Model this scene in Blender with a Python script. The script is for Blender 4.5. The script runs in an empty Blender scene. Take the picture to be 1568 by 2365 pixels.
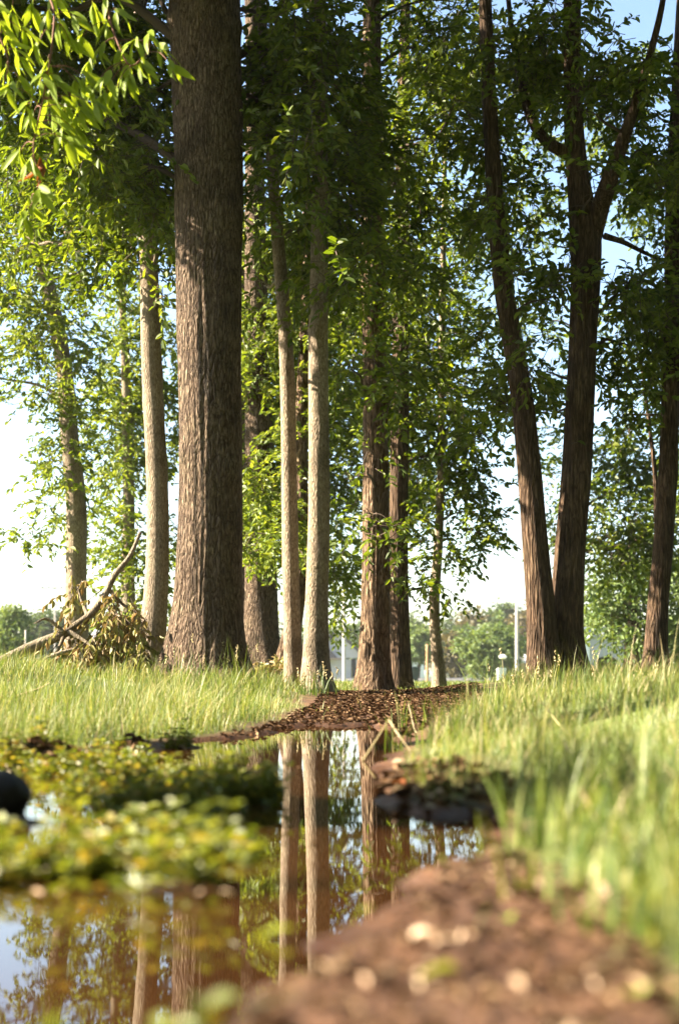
import bpy, math, random
import numpy as np
from mathutils import Vector
R = math.radians
random.seed(7)
rng = np.random.default_rng(11)
sc = bpy.context.scene
COL = sc.collection

# ---------------------------------------------------------------- camera
CAM_H = 0.30                      # metres above the puddle
FPX = 50.0 / 36.0 * 2365.0        # focal length in pixels of a 1568 x 2365 layout
HOR = 1553.0                      # horizon row in that layout
PITCH = math.atan((HOR - 1182.5) / FPX)
cam_d = bpy.data.cameras.new('camera')
cam = bpy.data.objects.new('camera', cam_d)
COL.objects.link(cam)
cam_d.sensor_fit = 'VERTICAL'
cam_d.sensor_height = 36.0
cam_d.sensor_width = 24.0
cam_d.lens = 50.0
cam_d.clip_start = 0.05
cam_d.clip_end = 5000
cam.location = (0, 0, CAM_H)
cam.rotation_euler = (math.pi / 2 + PITCH, 0, 0)
cam_d.dof.use_dof = True
cam_d.dof.focus_distance = 12.0
cam_d.dof.aperture_fstop = 2.4
sc.camera = cam

# ---------------------------------------------------------------- sky, sun, exposure
SUN_EL = R(31)
SUN_AZ = R(1)                     # how far beyond 'straight left' the sun stands
SUN_DIR = Vector((-math.cos(SUN_EL) * math.cos(SUN_AZ), math.cos(SUN_EL) * math.sin(SUN_AZ), math.sin(SUN_EL)))
world = bpy.data.worlds.new('World')
sc.world = world
world.use_nodes = True
wn = world.node_tree
bg = next(n for n in wn.nodes if n.type == 'BACKGROUND')
sky = wn.nodes.new('ShaderNodeTexSky')
sky.sky_type = 'NISHITA'
sky.sun_disc = False
sky.sun_elevation = SUN_EL
sky.sun_rotation = math.atan2(SUN_DIR.x, SUN_DIR.y)
sky.air_density = 1.0
sky.dust_density = 0.8
sky.ozone_density = 1.0
wn.links.new(sky.outputs[0], bg.inputs[0])
bg.inputs[1].default_value = 0.05
sun_d = bpy.data.lights.new('sun', 'SUN')
sun_d.energy = 5.0
sun_d.angle = R(0.55)
sun_d.color = (1.0, 0.86, 0.66)
sun = bpy.data.objects.new('sun', sun_d)
COL.objects.link(sun)
sun.rotation_euler = (-SUN_DIR).to_track_quat('-Z', 'Y').to_euler()
sun.location = SUN_DIR * 60
sc.view_settings.view_transform = 'Standard'
sc.view_settings.look = 'None'
sc.view_settings.exposure = 3.02
sc.view_settings.gamma = 1.0
sc.view_settings.use_curve_mapping = False
sc.render.engine = 'CYCLES'
cy = sc.cycles
cy.use_denoising = True
cy.max_bounces = 7
cy.diffuse_bounces = 4
cy.glossy_bounces = 3
cy.transmission_bounces = 4
cy.transparent_max_bounces = 4
cy.volume_bounces = 1
cy.caustics_reflective = False
cy.caustics_refractive = False
cy.sample_clamp_indirect = 6.0

# ---------------------------------------------------------------- helpers
CP, SP = math.cos(PITCH), math.sin(PITCH)

def at(u, v, Y):
    """World point seen at layout pixel (u, v), Y metres in front of the camera."""
    x = (u - 784.0) / FPX
    y = (1182.5 - v) / FPX
    dx, dy, dz = x, CP - y * SP, SP + y * CP
    t = Y / dy
    return np.array((dx * t, Y, CAM_H + dz * t))

def on_plane(u, v, z=0.0):
    x = (u - 784.0) / FPX
    y = (1182.5 - v) / FPX
    dx, dy, dz = x, CP - y * SP, SP + y * CP
    t = (z - CAM_H) / dz
    return np.array((dx * t, dy * t, z))

def _hash(ix, iy, iz, seed):
    h = (ix * 374761393 + iy * 668265263 + iz * 2147483647 + seed * 1274126177) & 0xFFFFFFFF
    h = ((h ^ (h >> 13)) * 1274126177) & 0xFFFFFFFF
    h = ((h ^ (h >> 16)) * 2246822519) & 0xFFFFFFFF
    return ((h ^ (h >> 15)) & 0xFFFFFF) / float(0xFFFFFF)

def noise3(p, seed=0):
    p = np.asarray(p, dtype=np.float64)
    i = np.floor(p).astype(np.int64)
    f = p - i
    f = f * f * (3 - 2 * f)
    out = 0
    for dx in (0, 1):
        wx = f[..., 0] if dx else 1 - f[..., 0]
        for dy in (0, 1):
            wy = f[..., 1] if dy else 1 - f[..., 1]
            for dz in (0, 1):
                wz = f[..., 2] if dz else 1 - f[..., 2]
                out = out + wx * wy * wz * _hash(i[..., 0] + dx, i[..., 1] + dy, i[..., 2] + dz, seed)
    return out

def fbm(p, seed=0, octs=3):
    p = np.asarray(p, dtype=np.float64)
    a, s, o = 0.5, 0.0, 0.0
    for k in range(octs):
        o = o + a * noise3(p * (2 ** k), seed + k * 17)
        s += a
        a *= 0.5
    return o / s

def n2(x, y, seed=0, octs=2):
    return fbm(np.stack([x, y, np.zeros_like(x) + 0.37], -1), seed, octs)

def mesh_np(name, verts, loops, sizes, smooth=False):
    verts = np.ascontiguousarray(verts, dtype=np.float32).reshape(-1, 3)
    loops = np.ascontiguousarray(loops, dtype=np.int32).ravel()
    sizes = np.ascontiguousarray(sizes, dtype=np.int32).ravel()
    me = bpy.data.meshes.new(name)
    me.vertices.add(len(verts))
    me.vertices.foreach_set('co', verts.ravel())
    me.loops.add(len(loops))
    me.loops.foreach_set('vertex_index', loops)
    me.polygons.add(len(sizes))
    starts = np.concatenate([[0], np.cumsum(sizes)[:-1]]).astype(np.int32)
    me.polygons.foreach_set('loop_start', starts)
    me.polygons.foreach_set('use_smooth', np.full(len(sizes), smooth, dtype=bool))
    me.update(calc_edges=True)
    return me

class MB:
    """Collects pieces of one mesh."""
    def __init__(self):
        self.v, self.l, self.s, self.n = [], [], [], 0
    def add(self, verts, faces):
        verts = np.asarray(verts, dtype=np.float64).reshape(-1, 3)
        self.v.append(verts)
        for f in faces:
            self.l.append(np.asarray(f) + self.n)
            self.s.append(len(f))
        self.n += len(verts)
    def add_arr(self, verts, faces):
        """faces: (F, k) array"""
        verts = np.asarray(verts, dtype=np.float64).reshape(-1, 3)
        faces = np.asarray(faces)
        self.v.append(verts)
        self.l.append((faces + self.n).ravel())
        self.s.extend([faces.shape[1]] * len(faces))
        self.n += len(verts)
    def box(self, x0, x1, y0, y1, z0, z1):
        v = [(x0, y0, z0), (x1, y0, z0), (x1, y1, z0), (x0, y1, z0), (x0, y0, z1), (x1, y0, z1), (x1, y1, z1), (x0, y1, z1)]
        self.add(v, [(3, 2, 1, 0), (4, 5, 6, 7), (0, 1, 5, 4), (1, 2, 6, 5), (2, 3, 7, 6), (3, 0, 4, 7)])
        return self
    def prism(self, poly, y0, y1):
        """poly: list of (x, z), extruded along y"""
        n = len(poly)
        v = [(x, y0, z) for x, z in poly] + [(x, y1, z) for x, z in poly]
        f = [tuple(range(n)), tuple(range(2 * n - 1, n - 1, -1))]
        f += [(i, i + n, (i + 1) % n + n, (i + 1) % n) for i in range(n)]
        self.add(v, f)
        return self
    def tube(self, pts, rad, seg=6, fn=None):
        v, f = tube(pts, rad, seg, fn)
        self.add_arr(v, f[0])
        if len(f[1]):
            self.l.append((np.asarray(f[1][0]) + self.n - len(v)))
            self.s.append(len(f[1][0]))
            self.l.append((np.asarray(f[1][1]) + self.n - len(v)))
            self.s.append(len(f[1][1]))
        return self
    def build(self, name, mat, parent=None, base=(0, 0, 0), smooth=False):
        V = np.concatenate(self.v) - np.asarray(base)
        me = mesh_np(name, V, np.concatenate([np.ravel(a) for a in self.l]), np.array(self.s), smooth)
        return link(name, me, mat, parent)

def link(name, me, mat, parent=None):
    o = bpy.data.objects.new(name, me)
    COL.objects.link(o)
    if mat is not None and not me.materials:
        me.materials.append(mat)
    if parent is not None:
        o.parent = parent
    return o

def thing(name, label, cat, loc, group=None):
    o = bpy.data.objects.new(name, None)
    o.empty_display_size = 0.2
    COL.objects.link(o)
    o.location = tuple(float(a) for a in loc)
    tag(o, label, cat, group)
    return o

def tag(o, label=None, cat=None, group=None, kind=None):
    if label: o['label'] = label
    if cat: o['category'] = cat
    if group: o['group'] = group
    if kind: o['kind'] = kind
    return o

def smooth_path(pts, n):
    """Catmull-Rom through rows of pts (any width)."""
    P = np.asarray(pts, dtype=np.float64)
    if len(P) == 2:
        t = np.linspace(0, 1, n)[:, None]
        return P[0] * (1 - t) + P[1] * t
    Q = np.vstack([2 * P[0] - P[1], P, 2 * P[-1] - P[-2]])
    t = np.linspace(0, len(P) - 1 - 1e-9, n)
    i = t.astype(int)
    f = (t - i)[:, None]
    p0, p1, p2, p3 = Q[i], Q[i + 1], Q[i + 2], Q[i + 3]
    return 0.5 * (2 * p1 + (p2 - p0) * f + (2 * p0 - 5 * p1 + 4 * p2 - p3) * f ** 2 + (3 * p1 - p0 - 3 * p2 + p3) * f ** 3)

def tube(pts, rad, seg=6, fn=None):
    """Tube along pts; fn(theta, ring index array, centre) may return a radius factor. Returns verts, (quads, caps)."""
    P = np.asarray(pts, dtype=np.float64)
    rad = np.asarray(rad, dtype=np.float64)
    n = len(P)
    T = np.gradient(P, axis=0)
    T /= np.linalg.norm(T, axis=1)[:, None] + 1e-12
    ref = np.array((0, 1.0, 0.0)) if abs(T[0][2]) > 0.6 else np.array((0, 0, 1.0))
    A = np.cross(T, ref); A /= np.linalg.norm(A, axis=1)[:, None] + 1e-9
    B = np.cross(T, A)
    th = np.linspace(0, 2 * math.pi, seg, endpoint=False)
    fac = np.ones((n, seg))
    if fn is not None:
        fac = fn(th[None, :] + np.zeros((n, 1)), np.arange(n)[:, None] + np.zeros((1, seg)), P)
    c, s = np.cos(th), np.sin(th)
    V = P[:, None, :] + (rad[:, None] * fac)[:, :, None] * (c[None, :, None] * A[:, None, :] + s[None, :, None] * B[:, None, :])
    i = np.arange(n - 1)[:, None] * seg
    j = np.arange(seg)[None, :]
    k = (j + 1) % seg
    q = np.stack([i + j, i + k, i + seg + k, i + seg + j], -1).reshape(-1, 4)
    caps = [tuple(range(seg - 1, -1, -1)), tuple(range((n - 1) * seg, n * seg))]
    return V.reshape(-1, 3), (q, caps)

def inside(poly, x, y):
    poly = np.asarray(poly)[:, :2]
    c = np.zeros(x.shape, dtype=bool)
    n = len(poly)
    for i in range(n):
        x1, y1 = poly[i]; x2, y2 = poly[(i + 1) % n]
        cond = ((y1 > y) != (y2 > y)) & (x < (x2 - x1) * (y - y1) / (y2 - y1 + 1e-12) + x1)
        c ^= cond
    return c

def sdist(poly, x, y):
    """Signed distance, negative inside."""
    poly = np.asarray(poly)[:, :2]
    d = np.full(x.shape, 1e9)
    n = len(poly)
    for i in range(n):
        a = poly[i]; b = poly[(i + 1) % n]
        e = b - a
        t = np.clip(((x - a[0]) * e[0] + (y - a[1]) * e[1]) / (e @ e + 1e-12), 0, 1)
        d = np.minimum(d, np.hypot(x - a[0] - t * e[0], y - a[1] - t * e[1]))
    return np.where(inside(poly, x, y), -d, d)

# ---------------------------------------------------------------- materials
def newmat(name):
    m = bpy.data.materials.new(name)
    m.use_nodes = True
    nt = m.node_tree
    nt.nodes.clear()
    out = nt.nodes.new('ShaderNodeOutputMaterial')
    return m, nt, out

def N(nt, kind, **kw):
    n = nt.nodes.new(kind)
    for k, v in kw.items():
        setattr(n, k, v)
    return n

def ramp(nt, fac, stops):
    r = nt.nodes.new('ShaderNodeValToRGB')
    el = r.color_ramp.elements
    while len(el) > 1: el.remove(el[-1])
    el[0].position = stops[0][0]; el[0].color = (*stops[0][1], 1)
    for p, c in stops[1:]:
        e = el.new(p); e.color = (*c, 1)
    nt.links.new(fac, r.inputs[0])
    return r.outputs[0]

def leaf_mat(name, stops, trans=0.5, gloss=0.025, tcol=(1.45, 1.3, 0.45), rough=0.5, patch=0.5):
    """Leaf: colour varies from leaf to leaf and in soft patches; light passes through."""
    m, nt, out = newmat(name)
    geo = N(nt, 'ShaderNodeNewGeometry')
    tex = N(nt, 'ShaderNodeTexCoord')
    no = N(nt, 'ShaderNodeTexNoise'); no.inputs['Scale'].default_value = 1.3
    nt.links.new(tex.outputs['Object'], no.inputs['Vector'])
    mx = N(nt, 'ShaderNodeMix'); mx.data_type = 'FLOAT'; mx.inputs[0].default_value = patch
    nt.links.new(geo.outputs['Random Per Island'], mx.inputs[2])
    nt.links.new(no.outputs[0], mx.inputs[3])
    col = ramp(nt, mx.outputs[0], stops)
    d = N(nt, 'ShaderNodeBsdfDiffuse'); nt.links.new(col, d.inputs[0])
    t = N(nt, 'ShaderNodeBsdfTranslucent')
    mul = N(nt, 'ShaderNodeMix'); mul.data_type = 'RGBA'; mul.blend_type = 'MULTIPLY'; mul.inputs[0].default_value = 1
    nt.links.new(col, mul.inputs[6]); mul.inputs[7].default_value = (*tcol, 1)
    nt.links.new(mul.outputs[2], t.inputs[0])
    ms = N(nt, 'ShaderNodeMixShader'); ms.inputs[0].default_value = trans
    nt.links.new(d.outputs[0], ms.inputs[1]); nt.links.new(t.outputs[0], ms.inputs[2])
    g = N(nt, 'ShaderNodeBsdfGlossy'); g.inputs['Roughness'].default_value = rough
    ms2 = N(nt, 'ShaderNodeMixShader'); ms2.inputs[0].default_value = gloss
    nt.links.new(ms.outputs[0], ms2.inputs[1]); nt.links.new(g.outputs[0], ms2.inputs[2])
    nt.links.new(ms2.outputs[0], out.inputs[0])
    return m

def bark_mat(name, c0, c1, c2, scale=1.0, bump=0.6, stretch=0.12, dist=0.02):
    m, nt, out = newmat(name)
    tex = N(nt, 'ShaderNodeTexCoord')
    mp = N(nt, 'ShaderNodeMapping'); mp.inputs['Scale'].default_value = (scale, scale, scale * stretch)
    nt.links.new(tex.outputs['Object'], mp.inputs[0])
    n1 = N(nt, 'ShaderNodeTexNoise'); n1.inputs['Scale'].default_value = 42; n1.inputs['Detail'].default_value = 5; n1.inputs['Roughness'].default_value = 0.62; n1.inputs['Distortion'].default_value = 0.6
    nt.links.new(mp.outputs[0], n1.inputs['Vector'])
    vo = N(nt, 'ShaderNodeTexVoronoi'); vo.inputs['Scale'].default_value = 24; vo.feature = 'DISTANCE_TO_EDGE'
    nd = N(nt, 'ShaderNodeTexNoise'); nd.inputs['Scale'].default_value = 9; nd.inputs['Detail'].default_value = 3
    nt.links.new(mp.outputs[0], nd.inputs['Vector'])
    va = N(nt, 'ShaderNodeVectorMath', operation='MULTIPLY_ADD'); va.inputs[1].default_value = (0.14, 0.14, 0.14)
    nt.links.new(nd.outputs['Color'], va.inputs[0]); nt.links.new(mp.outputs[0], va.inputs[2])
    nt.links.new(va.outputs[0], vo.inputs['Vector'])
    n3 = N(nt, 'ShaderNodeTexNoise'); n3.inputs['Scale'].default_value = 3.0; n3.inputs['Detail'].default_value = 4
    nt.links.new(tex.outputs['Object'], n3.inputs['Vector'])
    col = ramp(nt, n1.outputs[0], [(0.3, c0), (0.52, c1), (0.72, c2)])
    mul = N(nt, 'ShaderNodeMix'); mul.data_type = 'RGBA'; mul.blend_type = 'MULTIPLY'; mul.inputs[0].default_value = 0.8
    pc = ramp(nt, n3.outputs[0], [(0.32, (0.50, 0.50, 0.47)), (0.5, (1, 0.98, 0.95)), (0.68, (1.12, 1.18, 1.06))])
    nt.links.new(col, mul.inputs[6]); nt.links.new(pc, mul.inputs[7])
    crk = ramp(nt, vo.outputs['Distance'], [(0.0, (0.42, 0.36, 0.32)), (0.12, (1, 1, 1))])
    mul0 = mul
    mul = N(nt, 'ShaderNodeMix'); mul.data_type = 'RGBA'; mul.blend_type = 'MULTIPLY'; mul.inputs[0].default_value = min(1.0, bump)
    nt.links.new(mul0.outputs[2], mul.inputs[6]); nt.links.new(crk, mul.inputs[7])
    p = N(nt, 'ShaderNodeBsdfPrincipled')
    p.inputs['Roughness'].default_value = 0.9
    p.inputs['Specular IOR Level'].default_value = 0.15
    nt.links.new(mul.outputs[2], p.inputs['Base Color'])
    ad = N(nt, 'ShaderNodeMath', operation='ADD')
    vr = N(nt, 'ShaderNodeMath', operation='MULTIPLY'); vr.inputs[1].default_value = 2.2
    nt.links.new(vo.outputs['Distance'], vr.inputs[0])
    nt.links.new(n1.outputs[0], ad.inputs[0]); nt.links.new(vr.outputs[0], ad.inputs[1])
    b = N(nt, 'ShaderNodeBump'); b.inputs['Strength'].default_value = bump; b.inputs['Distance'].default_value = dist
    nt.links.new(ad.outputs[0], b.inputs['Height'])
    nt.links.new(b.outputs[0], p.inputs['Normal'])
    nt.links.new(p.outputs[0], out.inputs[0])
    return m

def plain(name, c, rough=0.7, var=0.12, scale=8, spec=0.3, metal=0.0, bump=0.0):
    m, nt, out = newmat(name)
    tex = N(nt, 'ShaderNodeTexCoord')
    no = N(nt, 'ShaderNodeTexNoise'); no.inputs['Scale'].default_value = scale; no.inputs['Detail'].default_value = 5
    nt.links.new(tex.outputs['Object'], no.inputs['Vector'])
    lo = tuple(a * (1 - var) for a in c); hi = tuple(min(1, a * (1 + var)) for a in c)
    col = ramp(nt, no.outputs[0], [(0.3, lo), (0.7, hi)])
    p = N(nt, 'ShaderNodeBsdfPrincipled')
    p.inputs['Roughness'].default_value = rough
    p.inputs['Specular IOR Level'].default_value = spec
    p.inputs['Metallic'].default_value = metal
    nt.links.new(col, p.inputs['Base Color'])
    if bump:
        b = N(nt, 'ShaderNodeBump'); b.inputs['Strength'].default_value = bump; b.inputs['Distance'].default_value = 0.01
        nt.links.new(no.outputs[0], b.inputs['Height']); nt.links.new(b.outputs[0], p.inputs['Normal'])
    nt.links.new(p.outputs[0], out.inputs[0])
    return m

M = {}
M['leaf'] = leaf_mat('oak leaf', [(0.2, (0.030, 0.054, 0.006)), (0.45, (0.075, 0.120, 0.012)), (0.68, (0.125, 0.175, 0.018)), (0.9, (0.185, 0.205, 0.03))])
M['leaf_light'] = leaf_mat('young oak leaf', [(0.2, (0.07, 0.11, 0.016)), (0.5, (0.125, 0.18, 0.028)), (0.8, (0.185, 0.225, 0.042))], trans=0.45)
M['leaf_near'] = leaf_mat('shingle oak leaf', [(0.1, (0.13, 0.20, 0.022)), (0.5, (0.19, 0.265, 0.030)), (0.9, (0.25, 0.29, 0.045))], trans=0.5, gloss=0.015, rough=0.5)
M['leaf_far'] = leaf_mat('far leaf', [(0.2, (0.035, 0.065, 0.025)), (0.5, (0.065, 0.105, 0.035)), (0.85, (0.10, 0.135, 0.05))], trans=0.3, gloss=0.02)
M['leaf_pale'] = leaf_mat('pale leaf', [(0.2, (0.075, 0.125, 0.045)), (0.6, (0.12, 0.175, 0.06)), (0.9, (0.16, 0.20, 0.08))], trans=0.35, gloss=0.02)
M['leaf_rust'] = leaf_mat('russet far leaf', [(0.2, (0.075, 0.07, 0.035)), (0.6, (0.11, 0.10, 0.05)), (0.9, (0.15, 0.125, 0.07))], trans=0.3, gloss=0.02)
M['dead_leaf'] = leaf_mat('withered leaf', [(0.1, (0.15, 0.08, 0.038)), (0.4, (0.24, 0.175, 0.075)), (0.6, (0.22, 0.21, 0.07)), (0.85, (0.16, 0.19, 0.05))], trans=0.25, tcol=(1.1, 1, 0.7))
M['litter'] = leaf_mat('leaf litter', [(0.15, (0.022, 0.012, 0.007)), (0.4, (0.052, 0.029, 0.016)), (0.65, (0.10, 0.060, 0.034)), (0.85, (0.20, 0.135, 0.08))], trans=0.08, tcol=(1, 1, 1), gloss=0.0, patch=0.25)
M['litter_pale'] = leaf_mat('pale fallen leaf', [(0.1, (0.30, 0.20, 0.13)), (0.5, (0.42, 0.30, 0.20)), (0.9, (0.50, 0.40, 0.28))], trans=0.12, tcol=(1, 1, 1))
M['litter_green'] = leaf_mat('green fallen leaf', [(0.1, (0.14, 0.20, 0.03)), (0.9, (0.22, 0.26, 0.05))], trans=0.3)
M['litter_red'] = leaf_mat('red fallen leaf', [(0.1, (0.16, 0.05, 0.022)), (0.9, (0.24, 0.09, 0.035))], trans=0.2)
M['grass'] = leaf_mat('grass blade', [(0.2, (0.045, 0.085, 0.014)), (0.42, (0.105, 0.160, 0.028)), (0.62, (0.175, 0.222, 0.050)), (0.84, (0.34, 0.31, 0.14))], trans=0.42, gloss=0.03, tcol=(1.2, 1.12, 0.6), patch=0.35)
M['grass_tuft'] = leaf_mat('rush blade', [(0.1, (0.045, 0.085, 0.018)), (0.6, (0.09, 0.145, 0.03)), (0.95, (0.16, 0.19, 0.05))], trans=0.35, gloss=0.06)
M['weed'] = leaf_mat('water weed leaf', [(0.1, (0.05, 0.075, 0.012)), (0.35, (0.10, 0.135, 0.020)), (0.68, (0.175, 0.20, 0.034)), (0.84, (0.22, 0.18, 0.045)), (0.95, (0.22, 0.10, 0.04))], trans=0.42, gloss=0.04, patch=0.25)
M['straw'] = leaf_mat('dry straw', [(0.1, (0.30, 0.24, 0.12)), (0.9, (0.42, 0.35, 0.20))], trans=0.2, tcol=(1, 1, 0.8))
M['bark_brown'] = bark_mat('furrowed brown bark', (0.036, 0.023, 0.016), (0.125, 0.090, 0.065), (0.26, 0.20, 0.148), scale=1.25, bump=1.0, stretch=0.24, dist=0.035)
M['bark_grey'] = bark_mat('smooth grey bark', (0.10, 0.078, 0.055), (0.215, 0.172, 0.128), (0.33, 0.28, 0.22), scale=1.7, bump=0.5, stretch=0.35, dist=0.014)
M['bark_rough'] = bark_mat('rough weathered bark', (0.045, 0.027, 0.017), (0.145, 0.098, 0.064), (0.28, 0.205, 0.14), scale=0.9, bump=1.0, stretch=0.2, dist=0.035)
M['bark_red'] = bark_mat('warm brown bark', (0.020, 0.012, 0.008), (0.068, 0.044, 0.029), (0.165, 0.110, 0.072), scale=1.0, bump=0.9, stretch=0.13, dist=0.025)
M['twig'] = plain('twig bark', (0.06, 0.042, 0.03), 0.9)
M['twig_red'] = plain('reddish twig', (0.16, 0.075, 0.045), 0.8)
M['dead_wood'] = bark_mat('dead limb bark', (0.09, 0.075, 0.055), (0.19, 0.16, 0.12), (0.30, 0.26, 0.2), scale=1.6, bump=0.5, stretch=0.3)

# ---------------------------------------------------------------- ground shape
POOL = np.array([on_plane(u, v)[:2] for u, v in [
    (935, 1690), (940, 1715), (894, 1765), (880, 1785), (900, 1848), (955, 1884), (1060, 1886), (1140, 1880), (1165, 1935),
    (1100, 1985), (1040, 2003), (980, 2045), (904, 2120), (829, 2195), (760, 2235), (650, 2270), (560, 2330), (480, 2390),
    (380, 2500), (200, 2640), (-500, 2640), (-1100, 2100), (-900, 1860), (-300, 1800), (0, 1778), (120, 1770), (260, 1752), (330, 1727),
    (420, 1713), (560, 1703), (640, 1686), (700, 1672), (780, 1678), (860, 1672)]])
MUD = np.array([on_plane(u, v, 0.02)[:2] for u, v in [
    (200, 2640), (380, 2500), (480, 2385), (650, 2265), (830, 2190), (980, 2040), (1100, 1980), (1168, 1950), (1190, 1990),
    (1300, 2060), (1400, 2120), (1480, 2230), (1570, 2320), (1760, 2500), (1800, 3200), (0, 3200)]])
STRIP = np.array([on_plane(u, v, 0.03)[:2] for u, v in [
    (400, 1716), (560, 1706), (690, 1674), (860, 1674), (935, 1692), (965, 1678), (1000, 1660), (1090, 1642), (1110, 1622), (1090, 1608),
    (960, 1606), (780, 1614), (720, 1636), (690, 1652), (600, 1674), (480, 1692)]])
LITTER = np.array([on_plane(u, v, 0.02)[:2] for u, v in [
    (885, 1785), (900, 1770), (980, 1760), (1090, 1775), (1170, 1830), (1170, 1885), (1140, 1890), (1060, 1890), (955, 1890), (895, 1850)]])
CTRL = [(at(480, 1570, 12.8)), (at(345, 1552, 14.5)), (at(180, 1530, 21)), (at(0, 1545, 12)), (at(-400, 1545, 12)), (at(150, 1620, 9.0)), (at(400, 1645, 9.5)),
        (at(60, 1735, 5.0)), (at(300, 1705, 6.4)), (at(690, 1606, 13.5)), (at(760, 1606, 13.5)), (at(860, 1602, 16)), (at(925, 1600, 18)), (at(1010, 1592, 18)),
        (at(1290, 1566, 14.5)), (at(1500, 1556, 15)), (at(1900, 1550, 15)), (at(1250, 1608, 8)), (at(1500, 1590, 7)), (at(1800, 1590, 6)), (at(1100, 1650, 8)),
        (at(1100, 1712, 5.0)), (at(1400, 1700, 4.2)), (at(1200, 1830, 3.0)), (at(1500, 1800, 3.0)), (at(1300, 2000, 2.0)), (at(1500, 1960, 2.2)), (at(1100, 2180, 1.45)), (at(900, 2320, 1.2)), (at(1500, 2300, 1.3)),
        (at(790, 1668, 8.2)), (at(800, 1640, 10.0)), (at(1050, 1622, 11)), np.array((0, 26, 0.06)), np.array((-10, 30, 0.12)), np.array((10, 30, 0.10)),
        np.array((0, 50, -0.12)), np.array((0, 85, -0.3)), np.array((60, 120, -0.3)), np.array((-60, 120, -0.3)), np.array((0, 300, -0.3)), np.array((0, 900, -0.3)),
        np.array((-4, -3, 0.05)), np.array((4, -3, 0.05)), np.array((0, -20, 0.1)), np.array((-9, 4, 0.12)), np.array((-7, 1.5, 0.08)), np.array((0, 0.2, 0.03))]
CTRL = np.array(CTRL)
MOUNDS = [(on_plane(300, 1835), 0.50, 0.30, 0.034), (on_plane(480, 1840), 0.28, 0.25, 0.034), (on_plane(200, 2030), 0.30, 0.13, 0.042),
          (on_plane(430, 2060), 0.11, 0.07, 0.058), (on_plane(60, 1768), 0.25, 0.2, 0.06), (on_plane(20, 2100), 0.2, 0.10, 0.045), (on_plane(-150, 1900), 0.4, 0.3, 0.07),
          (on_plane(410, 1728), 0.20, 0.12, 0.06)]

def ground_z(x, y):
    x = np.asarray(x, dtype=np.float64); y = np.asarray(y, dtype=np.float64)
    yy = np.maximum(np.abs(y), 0.05)
    X, L = x / (yy + 2.5) * 9, np.log(yy + 0.8) * np.sign(y + 1e-6) * 6
    cyy = np.maximum(np.abs(CTRL[:, 1]), 0.05)
    CX, CL = CTRL[:, 0] / (cyy + 2.5) * 9, np.log(cyy + 0.8) * np.sign(CTRL[:, 1] + 1e-6) * 6
    num = 0; den = 0
    for k in range(len(CTRL)):
        w = 1.0 / ((X - CX[k]) ** 2 + (L - CL[k]) ** 2 + 0.25) ** 2
        num = num + w * CTRL[k, 2]; den = den + w
    zt = num / den
    d = sdist(POOL, x, y) + (n2(x * 5, y * 5, 3, 3) - 0.5) * 0.20 * np.clip(y / 4, 0.55, 1.4)
    near = np.clip(1 - y / 25, 0, 1)
    z_out = 0.012 + (zt - 0.012) * (1 - np.exp(-np.maximum(d, 0) / 0.45)) + (n2(x * 2.2, y * 2.2, 5) - 0.5) * 0.05 * near * np.clip(d * 2, 0, 1)
    z_out = z_out + (n2(x * 17, y * 17, 8, 3) - 0.5) * 0.030 * near * np.clip(d * 6, 0.35, 1)
    z_in = -0.055 * (1 - np.exp(np.minimum(d, 0) / 0.12)) + 0.012 * np.exp(np.minimum(d, 0) / 0.03) + (n2(x * 14, y * 14, 61, 3) - 0.48) * 0.07 * np.exp(np.minimum(d, 0) / 0.07)
    z = np.where(d > 0, z_out, z_in)
    for c, sx, sy, h in MOUNDS:
        g = np.exp(-((x - c[0]) / sx) ** 2 - ((y - c[1]) / sy) ** 2)
        z = z + h * g * (0.65 + 0.7 * n2(x * 9, y * 9, 21)) * (d < 0.05)
    return z

def soil_mask(x, y):
    """1 where bare mud shows, 0 where grass grows."""
    jit = (n2(x * 3.1, y * 3.1, 31) - 0.5) * 0.35
    s = np.zeros_like(x)
    for poly, w0, top in ((MUD, 0.03, 1.0), (STRIP, 0.03, 1.0), (LITTER, 0.03, 0.5)):
        w = w0 * np.clip(np.abs(y), 1, 20)
        s = np.maximum(s, top * (1 - np.clip((sdist(poly, x, y) + jit * w * 3) / w, 0, 1)))
    s = np.maximum(s, 1 - np.clip((sdist(POOL, x, y) - 0.006 * np.clip(np.abs(y), 1, 12) + jit * 0.3 * np.clip(y / 5, 0.2, 1)) / (0.03 * np.clip(np.abs(y), 1, 12)), 0, 1))
    return s

nx, ny = 380, 400
sx_ = np.linspace(-1, 1, nx); sy_ = np.linspace(-0.52, 1, ny)
gx = np.sinh(sx_ * math.asinh(700 / 1.3)) * 1.3
gy = 2.0 + np.sinh(sy_ * math.asinh(1500 / 1.6)) * 1.6
GX, GY = np.meshgrid(gx, gy)
GZ = ground_z(GX, GY)
i = np.arange(ny - 1)[:, None] * nx; j = np.arange(nx - 1)[None, :]
quads = np.stack([i + j, i + j + 1, i + nx + j + 1, i + nx + j], -1).reshape(-1, 4)
gm = mesh_np('ground', np.stack([GX, GY, GZ], -1), quads, np.full(len(quads), 4), True)
at_s = gm.attributes.new('soil', 'FLOAT', 'POINT')
at_s.data.foreach_set('value', soil_mask(GX, GY).ravel().astype(np.float32))
at_w = gm.attributes.new('wet', 'FLOAT', 'POINT')
at_w.data.foreach_set('value', np.clip(1.15 - GZ / 0.022 + (n2(GX * 6, GY * 6, 77) - 0.5) * 0.9, 0, 1).ravel().astype(np.float32))
m, nt, out = newmat('soil and turf')
tex = N(nt, 'ShaderNodeTexCoord')
a = N(nt, 'ShaderNodeAttribute'); a.attribute_name = 'soil'
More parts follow.
